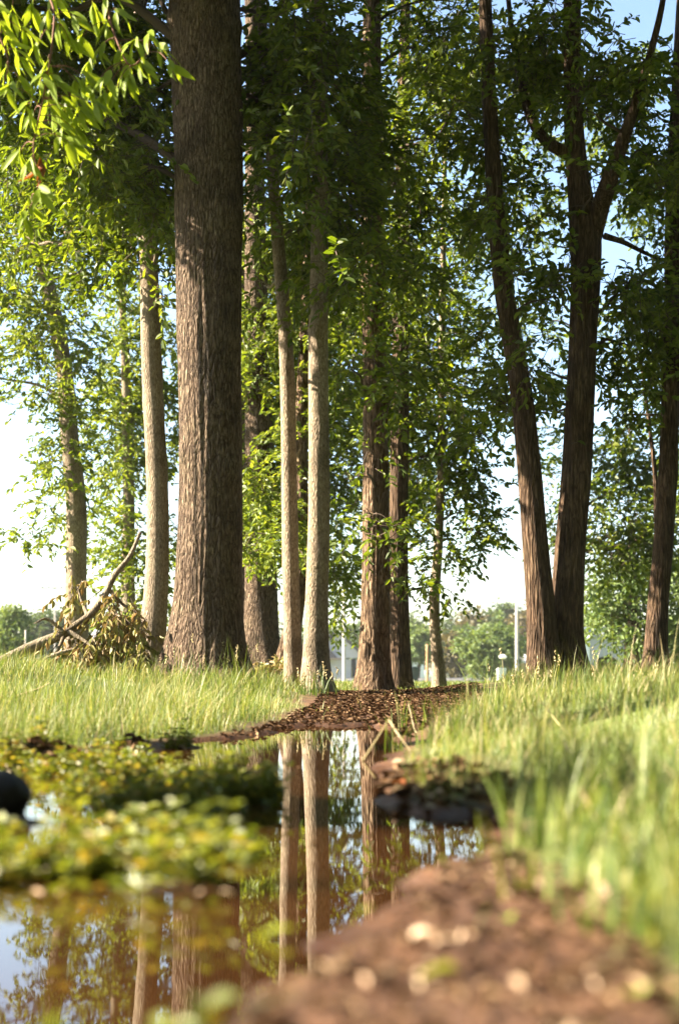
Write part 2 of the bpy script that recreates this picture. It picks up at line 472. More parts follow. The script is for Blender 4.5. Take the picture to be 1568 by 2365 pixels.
no = N(nt, 'ShaderNodeTexNoise'); no.inputs['Scale'].default_value = 9; no.inputs['Detail'].default_value = 8
nb = N(nt, 'ShaderNodeTexNoise'); nb.inputs['Scale'].default_value = 1.1; nb.inputs['Detail'].default_value = 5
vo = N(nt, 'ShaderNodeTexVoronoi'); vo.inputs['Scale'].default_value = 90
for q in (no, nb, vo): nt.links.new(tex.outputs['Object'], q.inputs['Vector'])
soil = ramp(nt, no.outputs[0], [(0.3, (0.042, 0.017, 0.007)), (0.5, (0.082, 0.036, 0.015)), (0.7, (0.135, 0.065, 0.029))])
turf = ramp(nt, nb.outputs[0], [(0.3, (0.060, 0.082, 0.022)), (0.5, (0.095, 0.125, 0.030)), (0.7, (0.13, 0.145, 0.045))])
mx = N(nt, 'ShaderNodeMix'); mx.data_type = 'RGBA'
nt.links.new(a.outputs['Fac'], mx.inputs[0]); nt.links.new(turf, mx.inputs[6])
aw = N(nt, 'ShaderNodeAttribute'); aw.attribute_name = 'wet'
wet = N(nt, 'ShaderNodeMix'); wet.data_type = 'RGBA'; wet.blend_type = 'MULTIPLY'; wet.inputs[7].default_value = (0.36, 0.30, 0.26, 1)
nt.links.new(aw.outputs['Fac'], wet.inputs[0]); nt.links.new(soil, wet.inputs[6]); nt.links.new(wet.outputs[2], mx.inputs[7])
p = N(nt, 'ShaderNodeBsdfPrincipled'); p.inputs['Specular IOR Level'].default_value = 0.4
rr_ = N(nt, 'ShaderNodeMapRange'); rr_.inputs[3].default_value = 0.85; rr_.inputs[4].default_value = 0.32; nt.links.new(aw.outputs['Fac'], rr_.inputs[0]); nt.links.new(rr_.outputs[0], p.inputs['Roughness'])
nt.links.new(mx.outputs[2], p.inputs['Base Color'])
ad = N(nt, 'ShaderNodeMath', operation='ADD'); nt.links.new(no.outputs[0], ad.inputs[0]); nt.links.new(vo.outputs['Distance'], ad.inputs[1])
b = N(nt, 'ShaderNodeBump'); b.inputs['Strength'].default_value = 0.5; b.inputs['Distance'].default_value = 0.012
nt.links.new(ad.outputs[0], b.inputs['Height']); nt.links.new(b.outputs[0], p.inputs['Normal'])
nt.links.new(p.outputs[0], out.inputs[0])
ground = link('ground', gm, m)
tag(ground, 'grassy ground with bare brown mud round the puddle', None, None, 'structure')

# ---------------------------------------------------------------- puddle water
m, nt, out = newmat('muddy water')
tex = N(nt, 'ShaderNodeTexCoord')
no = N(nt, 'ShaderNodeTexNoise'); no.inputs['Scale'].default_value = 2.0; no.inputs['Detail'].default_value = 2
nt.links.new(tex.outputs['Object'], no.inputs['Vector'])
col = ramp(nt, no.outputs[0], [(0.3, (0.022, 0.009, 0.003)), (0.7, (0.032, 0.013, 0.0045))])
p = N(nt, 'ShaderNodeBsdfPrincipled'); p.inputs['Roughness'].default_value = 0.015; p.inputs['IOR'].default_value = 1.5
nt.links.new(col, p.inputs['Base Color'])
rp = N(nt, 'ShaderNodeTexNoise'); rp.inputs['Scale'].default_value = 7.0; rp.inputs['Detail'].default_value = 2
nt.links.new(tex.outputs['Object'], rp.inputs['Vector'])
b = N(nt, 'ShaderNodeBump'); b.inputs['Strength'].default_value = 0.05; b.inputs['Distance'].default_value = 0.004
nt.links.new(rp.outputs[0], b.inputs['Height']); nt.links.new(b.outputs[0], p.inputs['Normal'])
nt.links.new(p.outputs[0], out.inputs[0])
wx0, wx1, wy0, wy1 = -5.0, 2.2, 0.45, 9.6
wb = MB()
wb.add([(wx0, wy0, 0), (wx1, wy0, 0), (wx1, wy1, 0), (wx0, wy1, 0)], [(0, 1, 2, 3)])
water = wb.build('water', m)
tag(water, 'still brown puddle mirroring the tree trunks', None, None, 'structure')
# ---------------------------------------------------------------- foliage
def leaf_arrays(o, d, nrm, length, width, fold=0.25, curve=0.12):
    """Six-cornered leaves folded along the midrib. o, d, nrm: (N, 3); length, width: (N,)."""
    d = d / (np.linalg.norm(d, axis=1)[:, None] + 1e-9)
    s = np.cross(d, nrm); s /= np.linalg.norm(s, axis=1)[:, None] + 1e-9
    n = np.cross(s, d)
    L, W = length[:, None], width[:, None]
    tip = o + d * L - n * L * curve
    l1 = o + d * L * 0.33 + s * W * 0.46 + n * W * fold
    l2 = o + d * L * 0.70 + s * W * 0.40 + n * (W * fold - L * curve * 0.4)
    r1 = o + d * L * 0.33 - s * W * 0.46 + n * W * fold
    r2 = o + d * L * 0.70 - s * W * 0.40 + n * (W * fold - L * curve * 0.4)
    V = np.stack([o, l1, l2, tip, r2, r1], 1)
    b = np.arange(len(o))[:, None] * 6
    F = np.concatenate([b + np.array([[0, 1, 2, 3]]), b + np.array([[0, 3, 4, 5]])], 0)
    return V.reshape(-1, 3), F

def rand_dir(n):
    v = rng.normal(size=(n, 3))
    return v / np.linalg.norm(v, axis=1)[:, None]

def foliage(clumps, leaf_len=0.095, k=11, gap=0.40, gap_scale=1.5, droop=0.25, seed=0, spray=0.34, hang=0.22):
    """clumps: rows (x, y, z, rx, ry, rz, sprays, leafscale). Returns leaf verts/faces and twig verts/faces."""
    O, D, S = [], [], []
    for (x, y, z, rx, ry, rz, n, ls) in clumps:
        n = int(n)
        if n < 1: continue
        u = rand_dir(n) * (rng.random(n) ** 0.45)[:, None]
        O.append(np.array((x, y, z)) + u * np.array((rx, ry, rz)))
        out = u * np.array((1, 1, 0.35)) + rng.normal(size=(n, 3)) * 0.5
        out[:, 2] -= droop
        D.append(out / np.linalg.norm(out, axis=1)[:, None])
        S.append(np.full(n, ls))
    O, D, S = np.concatenate(O), np.concatenate(D), np.concatenate(S)
    keep = (fbm(O * gap_scale, seed, 2) > gap) | (rng.random(len(O)) < 0.06)
    O, D, S = O[keep], D[keep], S[keep]
    n = len(O)
    t = (np.arange(k) + 0.6) / k
    tt = t[None, :] + rng.normal(size=(n, k)) * 0.04
    ln = (spray * S)[:, None] * (0.8 + 0.4 * rng.random((n, 1)))
    P = O[:, None, :] + D[:, None, :] * (tt * ln)[:, :, None]
    P[:, :, 2] -= (tt ** 2) * ln * 0.25
    side = np.cross(D, np.array((0, 0, 1.0))); side /= np.linalg.norm(side, axis=1)[:, None] + 1e-6
    sg = np.where(np.arange(k) % 2 == 0, 1.0, -1.0)
    ax = D[:, None, :] * 0.75 + side[:, None, :] * sg[None, :, None] * 0.8 + rng.normal(size=(n, k, 3)) * 0.42
    ax[:, :, 2] -= hang
    nr = np.array((-0.15, -0.1, 0.9)) + rng.normal(size=(n, k, 3)) * 0.65
    ll = leaf_len * S[:, None] * (0.65 + 0.6 * rng.random((n, k)))
    lv, lf = leaf_arrays(P.reshape(-1, 3), ax.reshape(-1, 3), nr.reshape(-1, 3), ll.ravel(), ll.ravel() * (0.40 + 0.15 * rng.random(n * k)))
    # twigs: thin three-sided sticks
    a0 = O - D * 0.12 * S[:, None]
    a1 = O + D * ln * 0.55; a1[:, 2] -= 0.3 * ln[:, 0] * 0.25
    a2 = O + D * ln; a2[:, 2] -= ln[:, 0] * 0.25
    up = np.cross(side, D)
    rows = []
    for A, r in ((a0, 0.0045), (a1, 0.003), (a2, 0.0012)):
        for c in range(3):
            th = c * 2.094
            rows.append(A + side * (r * math.cos(th)) + up * (r * math.sin(th)))
    tv = np.stack(rows, 1)
    b = np.arange(n)[:, None] * 9
    tf = np.concatenate([b + np.array([[q + c, q + (c + 1) % 3, q + 3 + (c + 1) % 3, q + 3 + c]]) for q in (0, 3) for c in range(3)], 0)
    return lv, lf, tv.reshape(-1, 3), tf

TREE_STATS = []

def trunk_path(pts, Y, n):
    """pts: rows (u, v, width px). Y: depth, or list of depths."""
    Ys = Y if isinstance(Y, (list, tuple)) else [Y] * len(pts)
    rows = []
    for (u, v, w), yy in zip(pts, Ys):
        p_ = at(u, v, yy)
        rows.append((*p_, w * 0.5 / FPX * yy))
    rows = np.array(rows)
    # below the ground
    rows = np.vstack([[rows[0, 0], rows[0, 1], rows[0, 2] - 0.35, rows[0, 3] * 1.08], rows])
    S = smooth_path(rows, n)
    return S[:, :3], np.maximum(S[:, 3], 0.004)

def bark_fn(ridge, kz, lobes, base_z, flare, seed, lobe_h=0.55, knots=()):
    def fn(th, ring, P):
        z = P[:, 2][:, None] + np.zeros_like(th)
        c, s = np.cos(th), np.sin(th)
        q = np.stack([c * 3.2, s * 3.2, z * kz], -1)
        q2 = np.stack([c * 8.5, s * 8.5, z * kz * 2.2], -1)
        f = 1 + ridge * ((1 - np.abs(2 * noise3(q * 2.2, seed) - 1)) - 0.6) + ridge * 0.7 * ((1 - np.abs(2 * noise3(q2, seed + 5) - 1)) - 0.6)
        f = f + 0.06 * (noise3(np.stack([c, s, z * 0.8], -1), seed + 9) - 0.5)
        h = np.clip((z - base_z) / lobe_h, -0.4, 6)
        e = np.exp(-np.maximum(h, 0) * 1.6) * np.where(h < 0, 1 - 0.1 * h, 1)
        lob = 0.5 + 0.5 * np.cos(lobes * th + seed + 0.8 * np.sin(2 * th + seed))
        f = f + flare * e * (0.45 + 0.85 * lob)
        for (kth, kzz, kr, ka) in knots:
            dth = np.angle(np.exp(1j * (th - kth)))
            f = f + ka * np.exp(-(dth / kr) ** 2 - ((z - kzz) / (kr * 0.5)) ** 2)
        return f
    return fn

def tree(name, label, Y, trunk, bark='bark_grey', ridge=0.03, kz=0.5, lobes=4, flare=0.35, lobe_h=0.5, seg=40, rings=90, clumps=(), worldclumps=(),
         leaf='leaf', limbs=True, group=None, seed=1, stems=(), gap=0.40, dens=1.0, leaf_len=0.098, knots=(), limb_every=2, cat='tree', limb_r=1.0, spray=0.34, front=-0.5):
    P, rad = trunk_path(trunk, Y, rings)
    y0 = Y[0] if isinstance(Y, (list, tuple)) else Y
    base = at(trunk[0][0], trunk[0][1], y0)
    root = thing(name, label, cat, base, group)
    kr_ = np.random.default_rng(seed)
    if not knots:
        knots = [(kr_.random() * 6.28, base[2] + 0.5 + kr_.random() * 6, 0.16 + 0.16 * kr_.random(), (0.10 if kr_.random() < 0.7 else -0.08)) for _ in range(12)]
    P[:, 0] += (noise3(np.stack([P[:, 2] * 0.55, P[:, 2] * 0 + seed, P[:, 2] * 0], -1), seed) - 0.5) * min(0.08, rad[5] * 0.35) * np.clip((P[:, 2] - base[2]) / 1.5, 0, 1)
    mb = MB().tube(P, rad, seg, bark_fn(ridge, kz, lobes, base[2], flare, seed, lobe_h, knots))
    mb.build('trunk', M[bark], root, base, True)
    paths = [(P, rad)]
    for st in stems:
        sp, sy, srid = st['pts'], st.get('Y', y0), st.get('ridge', ridge)
        if st.get('ground'):
            SP_, SR = trunk_path(sp, sy, rings)
        else:
            ys = sy if isinstance(sy, (list, tuple)) else [sy] * len(sp)
            rows = np.array([(*at(u, v, yy), w * 0.5 / FPX * yy) for (u, v, w), yy in zip(sp, ys)])
            S_ = smooth_path(rows, st.get('rings', 40)); SP_, SR = S_[:, :3], np.maximum(S_[:, 3], 0.004)
        mb = MB().tube(SP_, SR, st.get('seg', 24), bark_fn(srid, kz, lobes, base[2], flare * 0.8 if st.get('ground') else 0, seed + 3, lobe_h))
        mb.build(st.get('name', 'stem'), M[bark], root, base, True)
        paths.append((SP_, SR))
    cl = []
    twin = [(c[0] + rng.normal() * 28, c[1] + rng.normal() * 28, c[2] * 0.9, c[3] * 0.9, c[4] + front + rng.normal() * 0.6, (c[5] if len(c) > 5 else 1.0) * 0.8) for c in clumps]
    for c in list(clumps) + twin:
        u, v, ru, rv, dy = c[:5]
        dn = c[5] if len(c) > 5 else 1.0
        yy = y0 + dy
        p_ = at(u, v, yy)
        rx, rz = ru / FPX * yy, rv / FPX * yy
        ry = max(0.7 * (rx + rz) * 0.5, 0.45)
        cl.append((p_[0], p_[1], p_[2], rx, ry, rz, 105 * dens * dn * math.pi * rx * rz * (0.10 / leaf_len) ** 2, leaf_len / 0.095))
    n_in = len(clumps)
    for c in worldclumps:
        x, y, z, rx, ry, rz, dn, ls = c
        cl.append((x, y, z, rx, ry, rz, 95 * dn * math.pi * rx * max(ry, rz) / ls ** 2, ls))
    if cl:
        lv, lf, tv, tf = foliage(cl, 0.095, seed=seed, gap=gap, spray=spray)
        cm = MB(); cm.add_arr(lv, lf)
        crown = cm.build('crown', M[leaf], root, base)
        tm = MB(); tm.add_arr(tv, tf)
        tw = tm.build('twigs', M['twig'], root, base); tw['kind'] = 'stuff'
        TREE_STATS.append((name, len(lf)))
        if limbs:
            allP = np.concatenate([q[0] for q in paths]); allR = np.concatenate([q[1] for q in paths])
            for ci, c in enumerate(cl):
                if ci >= n_in and ci < 2 * n_in or ci % limb_every and ci < n_in: continue
                tgt = np.array(c[:3])
                hd = np.hypot(allP[:, 0] - tgt[0], allP[:, 1] - tgt[1])
                want = tgt[2] - 0.35 * hd
                cost = np.abs(allP[:, 2] - want) + 0.25 * hd
                cost[allP[:, 2] < base[2] + 1.2] += 50
                q = int(np.argmin(cost))
                s0 = allP[q]
                dist = np.linalg.norm(tgt - s0)
                if dist < 0.35 or dist > 9: continue
                mid1 = s0 + (tgt - s0) * 0.33 + np.array((0, 0, 0.10 * dist)) + rng.normal(size=3) * 0.05 * dist
                mid2 = s0 + (tgt - s0) * 0.68 + np.array((0, 0, 0.08 * dist)) + rng.normal(size=3) * 0.06 * dist
                r0 = min(allR[q] * 0.55, (0.012 + 0.011 * dist) * limb_r)
                path = smooth_path([np.append(s0, r0), np.append(mid1, r0 * 0.75), np.append(mid2, r0 * 0.5), np.append(tgt, r0 * 0.22)], 16)
                wob = (noise3(path[:, :3] * 3.0, seed)[:, None] - 0.5) * 0.08
                path[1:, :3] += wob[1:]
                lm = MB().tube(path[:, :3], path[:, 3], 7)
                # side shoots
                for f in (0.45, 0.6, 0.75, 0.88):
                    b0 = path[int(f * 15), :3]; rr = path[int(f * 15), 3] * 0.55
                    dv = rand_dir(1)[0] * np.array((1, 1, 0.5)) * (0.25 + 0.2 * dist * 0.3)
                    lm.tube(smooth_path([np.append(b0, rr), np.append(b0 + dv * 0.5 + (0, 0, 0.03), rr * 0.6), np.append(b0 + dv, rr * 0.25)], 6)[:, :3], np.linspace(rr, rr * 0.25, 6), 5)
                lm.build('limb', M['twig'] if bark != 'bark_grey' else M['bark_grey'], root, base, True)
    return root

# far left leaning tree
tree('oak_tree', 'leafy tree leaning left behind the fallen limb, open sky on both sides', 21.0,
     [(180, 1530, 58), (178, 1400, 50), (180, 1180, 47), (163, 1000, 42), (150, 850, 38), (118, 680, 34), (80, 540, 30), (40, 380, 26), (0, 200, 22), (-60, -100, 16), (-100, -400, 10)],
     'bark_grey', 0.02, seed=41, flare=0.3, seg=28, rings=70, leaf='leaf_light', gap=0.45, dens=0.65,
     clumps=[(90, 900, 110, 60, -0.6), (200, 830, 60, 70, 0), (60, 800, 80, 70, 0.5), (140, 740, 80, 70, -0.5), (40, 690, 80, 60, 0), (150, 1010, 80, 50, 0.5), (190, 930, 70, 60, 0.5),
             (100, 1230, 75, 35, -0.4, 0.9), (170, 1110, 60, 50, 0.3), (60, 980, 50, 30, 0, 0.5), (90, 600, 120, 60, 0.4), (30, 520, 90, 60, -0.8), (160, 640, 70, 60, 0.8), (-60, 620, 90, 90, 0),
             (-80, 850, 80, 60, 0), (-50, 450, 100, 90, 0), (120, 480, 110, 60, 0, 0.8), (60, 400, 110, 60, 0.5, 0.8), (130, 1165, 60, 35, 0, 0.7)],
     limb_every=2)
# slim tree left of the big trunk
tree('oak_tree', 'slender pale grey tree just left of the thick trunk', 14.6,
     [(345, 1556, 78), (352, 1480, 62), (362, 1340, 54), (362, 1150, 51), (359, 950, 48), (354, 760, 46), (349, 640, 44), (340, 480, 40), (332, 300, 36), (322, 100, 32), (312, -150, 27), (300, -500, 18), (295, -800, 9)],
     'bark_grey', 0.02, seed=5, flare=0.28, seg=36, leaf='leaf', gap=0.40, dens=0.8,
     clumps=[(340, 520, 60, 60, -0.8, 0.8), (345, 380, 70, 60, -0.8), (330, 240, 70, 60, -0.6), (325, 110, 70, 70, -0.5), (300, 560, 110, 70, 0.8), (210, 590, 100, 70, 1.6), (390, 560, 40, 60, 0.8), (250, 470, 120, 80, 0.6), (150, 520, 100, 70, 2.2), (330, 420, 80, 70, -0.5), (370, 670, 24, 40, -0.5, 0.8),
             (180, 400, 110, 70, 1.0), (80, 430, 100, 70, 1.5, 0.8), (280, 350, 110, 60, 0.4), (60, 560, 80, 50, 2.5, 0.8), (230, 660, 60, 40, 2.0, 0.6)],
     limb_every=2)
# the thick trunk
tree('oak_tree', 'thickest trunk in the picture, furrowed brown bark and flared base', 12.8,
     [(477, 1572, 176), (477, 1500, 164), (480, 1380, 150), (481, 1200, 143), (481, 1000, 143), (479, 800, 148), (477, 600, 154), (475, 400, 160), (472, 200, 166), (470, 0, 170), (468, -200, 165), (468, -450, 120), (465, -800, 70), (465, -1200, 25)],
     'bark_brown', 0.05, kz=0.45, lobes=3, seed=12, flare=0.46, lobe_h=0.42, seg=150, rings=260, leaf='leaf', gap=0.33, dens=1.15,
     clumps=[(320, 60, 120, 90, 1.5), (250, 160, 130, 90, 1.0), (330, 230, 90, 80, 0.8), (180, 280, 130, 70, 1.6), (60, 330, 110, 60, 1.2, 0.9), (100, 200, 110, 80, 2.0), (200, 20, 140, 80, 2.2), (50, 60, 120, 90, 2.4),
             (620, 60, 90, 90, 1.0), (650, 190, 100, 80, 0.6), (610, 300, 70, 60, 1.0), (720, 110, 100, 90, 1.6), (720, 270, 90, 60, 1.3), (620, 400, 70, 50, 1.8, 0.8), (370, 330, 40, 60, 1.0, 0.8),
             (182, 330, 120, 80, 0.6, 1.5), (280, 420, 80, 60, 0.7, 1.2), (780, 50, 90, 90, 1.0), (800, 190, 90, 80, 1.6)],
     worldclumps=[(-3.7, 13.2, 6.9, 1.0, 1.0, 0.8, 2.0, 1.6), (-4.8, 13.3, 7.9, 1.2, 1.1, 1.0, 2.0, 1.9), (-6.2, 13.5, 9.2, 1.5, 1.3, 1.2, 1.6, 1.9), (-3.2, 13.0, 9.4, 1.6, 1.4, 1.2, 1.6, 1.9),  # out-of-frame boughs placed to shade the upper trunk
                  (-1.2, 13.2, 10.8, 2.0, 2.2, 1.3, 1.0, 1.9), (-5.0, 14.4, 11.6, 2.0, 2.2, 1.4, 1.0, 1.9), (1.2, 13.8, 10.6, 1.8, 2.0, 1.2, 1.0, 1.9), (-2.0, 13.4, 13.2, 2.2, 2.4, 1.6, 1.0, 1.9),
                  (-1.3, 10.6, 7.9, 1.6, 1.5, 1.0, 0.9, 2.1), (0.6, 10.9, 8.1, 1.6, 1.5, 1.0, 0.9, 2.1), (-3.1, 10.8, 8.2, 1.6, 1.5, 1.0, 0.9, 2.1), (-1.0, 9.0, 8.9, 1.7, 1.5, 1.0, 0.8, 2.1), (1.9, 11.6, 8.6, 1.5, 1.4, 1.0, 0.8, 2.1), (-4.8, 11.0, 9.2, 1.6, 1.5, 1.0, 0.8, 2.1)],  # boughs toward the camera, above the frame, added to block sky light
     limb_every=2, limb_r=1.3)
# twin trunks behind
tree('oak_tree', 'broad shaded trunk seen between the thick trunk and the slim pair', 20.0,
     [(608, 1548, 96), (604, 1480, 82), (603, 1380, 76), (602, 1300, 74), (600, 1100, 68), (596, 850, 60), (590, 500, 50), (585, 100, 40), (580, -300, 24)],
     'bark_brown', 0.03, seed=23, flare=0.25, seg=40, rings=70, leaf='leaf_light', gap=0.38, dens=1.2, front=-1.3,
     clumps=[(610, 1230, 80, 60, -1.0), (580, 1150, 60, 70, -0.6), (660, 1180, 60, 70, -0.8), (600, 1060, 70, 70, 0), (690, 1270, 40, 50, -0.5), (640, 960, 90, 80, 0.5), (590, 860, 70, 80, 0), (690, 860, 70, 80, 0.6), (620, 750, 80, 80, 0.4), (700, 720, 60, 70, 0.5), (570, 660, 50, 70, 0.2), (640, 620, 80, 70, 1.0), (690, 500, 80, 70, 0.8), (590, 520, 60, 60, 0.5)],
     stems=[dict(pts=[(566, 1545, 34), (568, 1400, 30), (566, 1200, 28), (564, 950, 26), (560, 700, 20), (556, 400, 12)], Y=21.0, ground=True, name='stem')], limb_every=3)
tree('oak_tree', 'shaded leaning trunk with wide foot directly behind the slim pair', 19.0,
     [(662, 1560, 62), (672, 1480, 46), (686, 1380, 36), (694, 1280, 32), (696, 1100, 30), (700, 900, 27), (705, 700, 24), (712, 400, 18), (715, 0, 10)],
     'bark_rough', 0.06, seed=29, flare=0.35, seg=30, rings=60, leaf='leaf_light', gap=0.42,
     clumps=[(700, 1000, 50, 70, 0.5), (780, 1180, 50, 80, 0.5), (790, 1300, 50, 60, 0.4), (800, 1060, 50, 90, 0.8), (790, 920, 50, 90, 0.6), (720, 800, 50, 60, 0.5), (790, 780, 50, 80, 0.6)], limb_every=3)
# slim pair
tree('oak_tree', 'thinner left stem of the slim pale pair at the water', 13.6,
     [(681, 1606, 50), (678, 1540, 44), (674, 1400, 40), (671, 1200, 37), (667, 1000, 35), (659, 800, 33), (648, 650, 31), (634, 480, 29), (620, 300, 26), (608, 100, 23), (600, -100, 20), (590, -400, 12), (585, -650, 6)],
     'bark_grey', 0.018, seed=52, flare=0.2, lobe_h=0.3, seg=32, leaf='leaf', gap=0.40,
     clumps=[(640, 560, 90, 60, 0.6), (600, 480, 60, 60, 0.3), (690, 620, 60, 50, 0.8), (610, 660, 50, 50, 1.2), (660, 700, 36, 36, -0.3, 0.6), (680, 440, 70, 60, 0.6), (720, 540, 50, 50, 0.5), (640, 330, 60, 50, -0.7, 0.6), (620, 180, 60, 60, -0.5, 0.7)], limb_every=3)
tree('oak_tree', 'right stem of the slim pale pair, flared root at the mud strip', 13.3,
     [(732, 1610, 78), (731, 1550, 64), (732, 1420, 55), (735, 1250, 51), (737, 1050, 48), (739, 850, 46), (741, 700, 44), (741, 500, 40), (740, 300, 36), (737, 100, 32), (733, -150, 27), (730, -500, 17), (728, -800, 8)],
     'bark_grey', 0.022, seed=57, flare=0.45, lobe_h=0.28, lobes=3, seg=40, rings=110, leaf='leaf', gap=0.38, dens=1.1,
     clumps=[(760, 400, 80, 70, 0.5), (700, 360, 70, 60, -0.3), (800, 480, 80, 60, 0.8), (770, 600, 60, 50, 1.0), (820, 560, 60, 60, 1.2), (790, 300, 100, 70, 1.4), (740, 640, 36, 36, -0.4, 0.6), (850, 360, 90, 70, 1.0), (800, 680, 60, 50, 0.6, 0.8), (745, 210, 70, 60, -0.7, 0.7), (735, 60, 70, 60, -0.6, 0.7), (745, 480, 50, 40, -0.6, 0.5)], limb_every=2)
# rough trunk in the middle
tree('oak_tree', 'rough hollowed trunk with ragged sunlit bark in the middle', 16.0,
     [(864, 1606, 80), (864, 1540, 70), (866, 1420, 64), (867, 1280, 62), (866, 1100, 59), (863, 900, 56), (860, 740, 54), (857, 500, 50), (857, 250, 46), (858, 0, 42), (860, -300, 34), (862, -700, 18)],
     'bark_rough', 0.07, kz=0.9, lobes=4, seed=63, flare=0.4, front=0.5, lobe_h=0.4, seg=90, rings=200, leaf='leaf', gap=0.42, dens=0.85,
     knots=[(2.2, 0.62, 0.35, -0.30), (1.2, 0.5, 0.3, -0.3), (2.7, 0.2, 0.4, -0.35), (2.4, 1.6, 0.3, 0.18), (2.2, 2.8, 0.3, 0.2), (2.9, 3.4, 0.25, 0.2)],
     clumps=[(970, 340, 80, 60, -1.2, 0.8), (1000, 500, 60, 50, -1.2, 0.7), (1050, 240, 90, 70, -1.2, 0.9), (1000, 130, 90, 80, -1.2, 0.9), (800, 850, 60, 70, -0.5), (880, 860, 70, 60, -0.9), (940, 760, 80, 70, -0.3), (900, 650, 90, 70, -0.5), (990, 640, 80, 70, 0.3), (820, 700, 60, 60, -0.4), (870, 540, 90, 70, 0.2), (960, 520, 90, 70, 0.4), (920, 430, 100, 70, 0), (1010, 430, 90, 70, 0.6), (840, 1190, 60, 60, -0.8), (900, 1230, 60, 60, -1), (850, 1080, 40, 50, -0.8, 0.7), (930, 300, 110, 70, 0.2), (1030, 300, 90, 70, 0.4), (980, 170, 110, 80, 0.4), (1060, 140, 90, 80, 0.6), (960, 40, 110, 80, 0.2), (1060, 10, 90, 80, 0.3), (930, 930, 60, 60, -0.4), (960, 860, 60, 60, 0)],
     worldclumps=[(0.6, 16.5, 12.0, 2.0, 2.2, 1.4, 1.0, 1.9), (-1.5, 17.5, 13.0, 2.0, 2.2, 1.4, 1.0, 1.9), (2.6, 16.5, 12.6, 1.8, 2.0, 1.4, 1.0, 1.9)], limb_every=2)
tree('oak_tree', 'straight dark trunk standing close behind the rough hollowed one', 18.0,
     [(925, 1604, 58), (924, 1540, 48), (921, 1400, 44), (920, 1200, 43), (921, 950, 41), (924, 700, 36), (927, 500, 32), (930, 250, 28), (934, 0, 24), (940, -400, 14)],
     'bark_red', 0.05, seed=71, flare=0.3, front=0.4, seg=36, leaf='leaf', gap=0.40,
     clumps=[(960, 1180, 60, 60, 0.4), (990, 1060, 60, 70, 0.3), (960, 960, 70, 70, 0.6), (1040, 1150, 60, 60, 0.5), (1000, 1260, 50, 40, 0.4, 0.8), (1090, 1230, 50, 40, 0.6, 0.8), (1060, 1040, 60, 60, 0.4), (975, 1340, 50, 40, 0.0, 0.7), (1040, 1370, 26, 24, 0, 0.6), (1020, 880, 60, 60, 0.6)], limb_every=2)
tree('oak_tree', 'thinnest curved trunk standing alone before the open sky', 18.5,
     [(1014, 1596, 34), (1012, 1540, 28), (1005, 1460, 25), (1003, 1380, 24), (1012, 1250, 21), (1019, 1100, 18), (1022, 900, 16), (1024, 700, 14), (1028, 450, 11), (1032, 150, 7)],
     'bark_grey', 0.03, seed=77, flare=0.25, lobe_h=0.3, seg=24, leaf='leaf', gap=0.42,
     clumps=[(1060, 960, 70, 60, 0), (1090, 870, 60, 60, 0.3), (1070, 770, 70, 60, 0.3), (1010, 790, 50, 60, 0), (1060, 680, 70, 60, 0.4), (1090, 1090, 50, 40, 0.2, 0.8), (1100, 1180, 40, 40, 0.2, 0.8), (1030, 1310, 36, 26, 0, 0.7), (1110, 560, 60, 60, 0.4, 0.8), (1050, 570, 60, 60, 0.2)], limb_every=2)
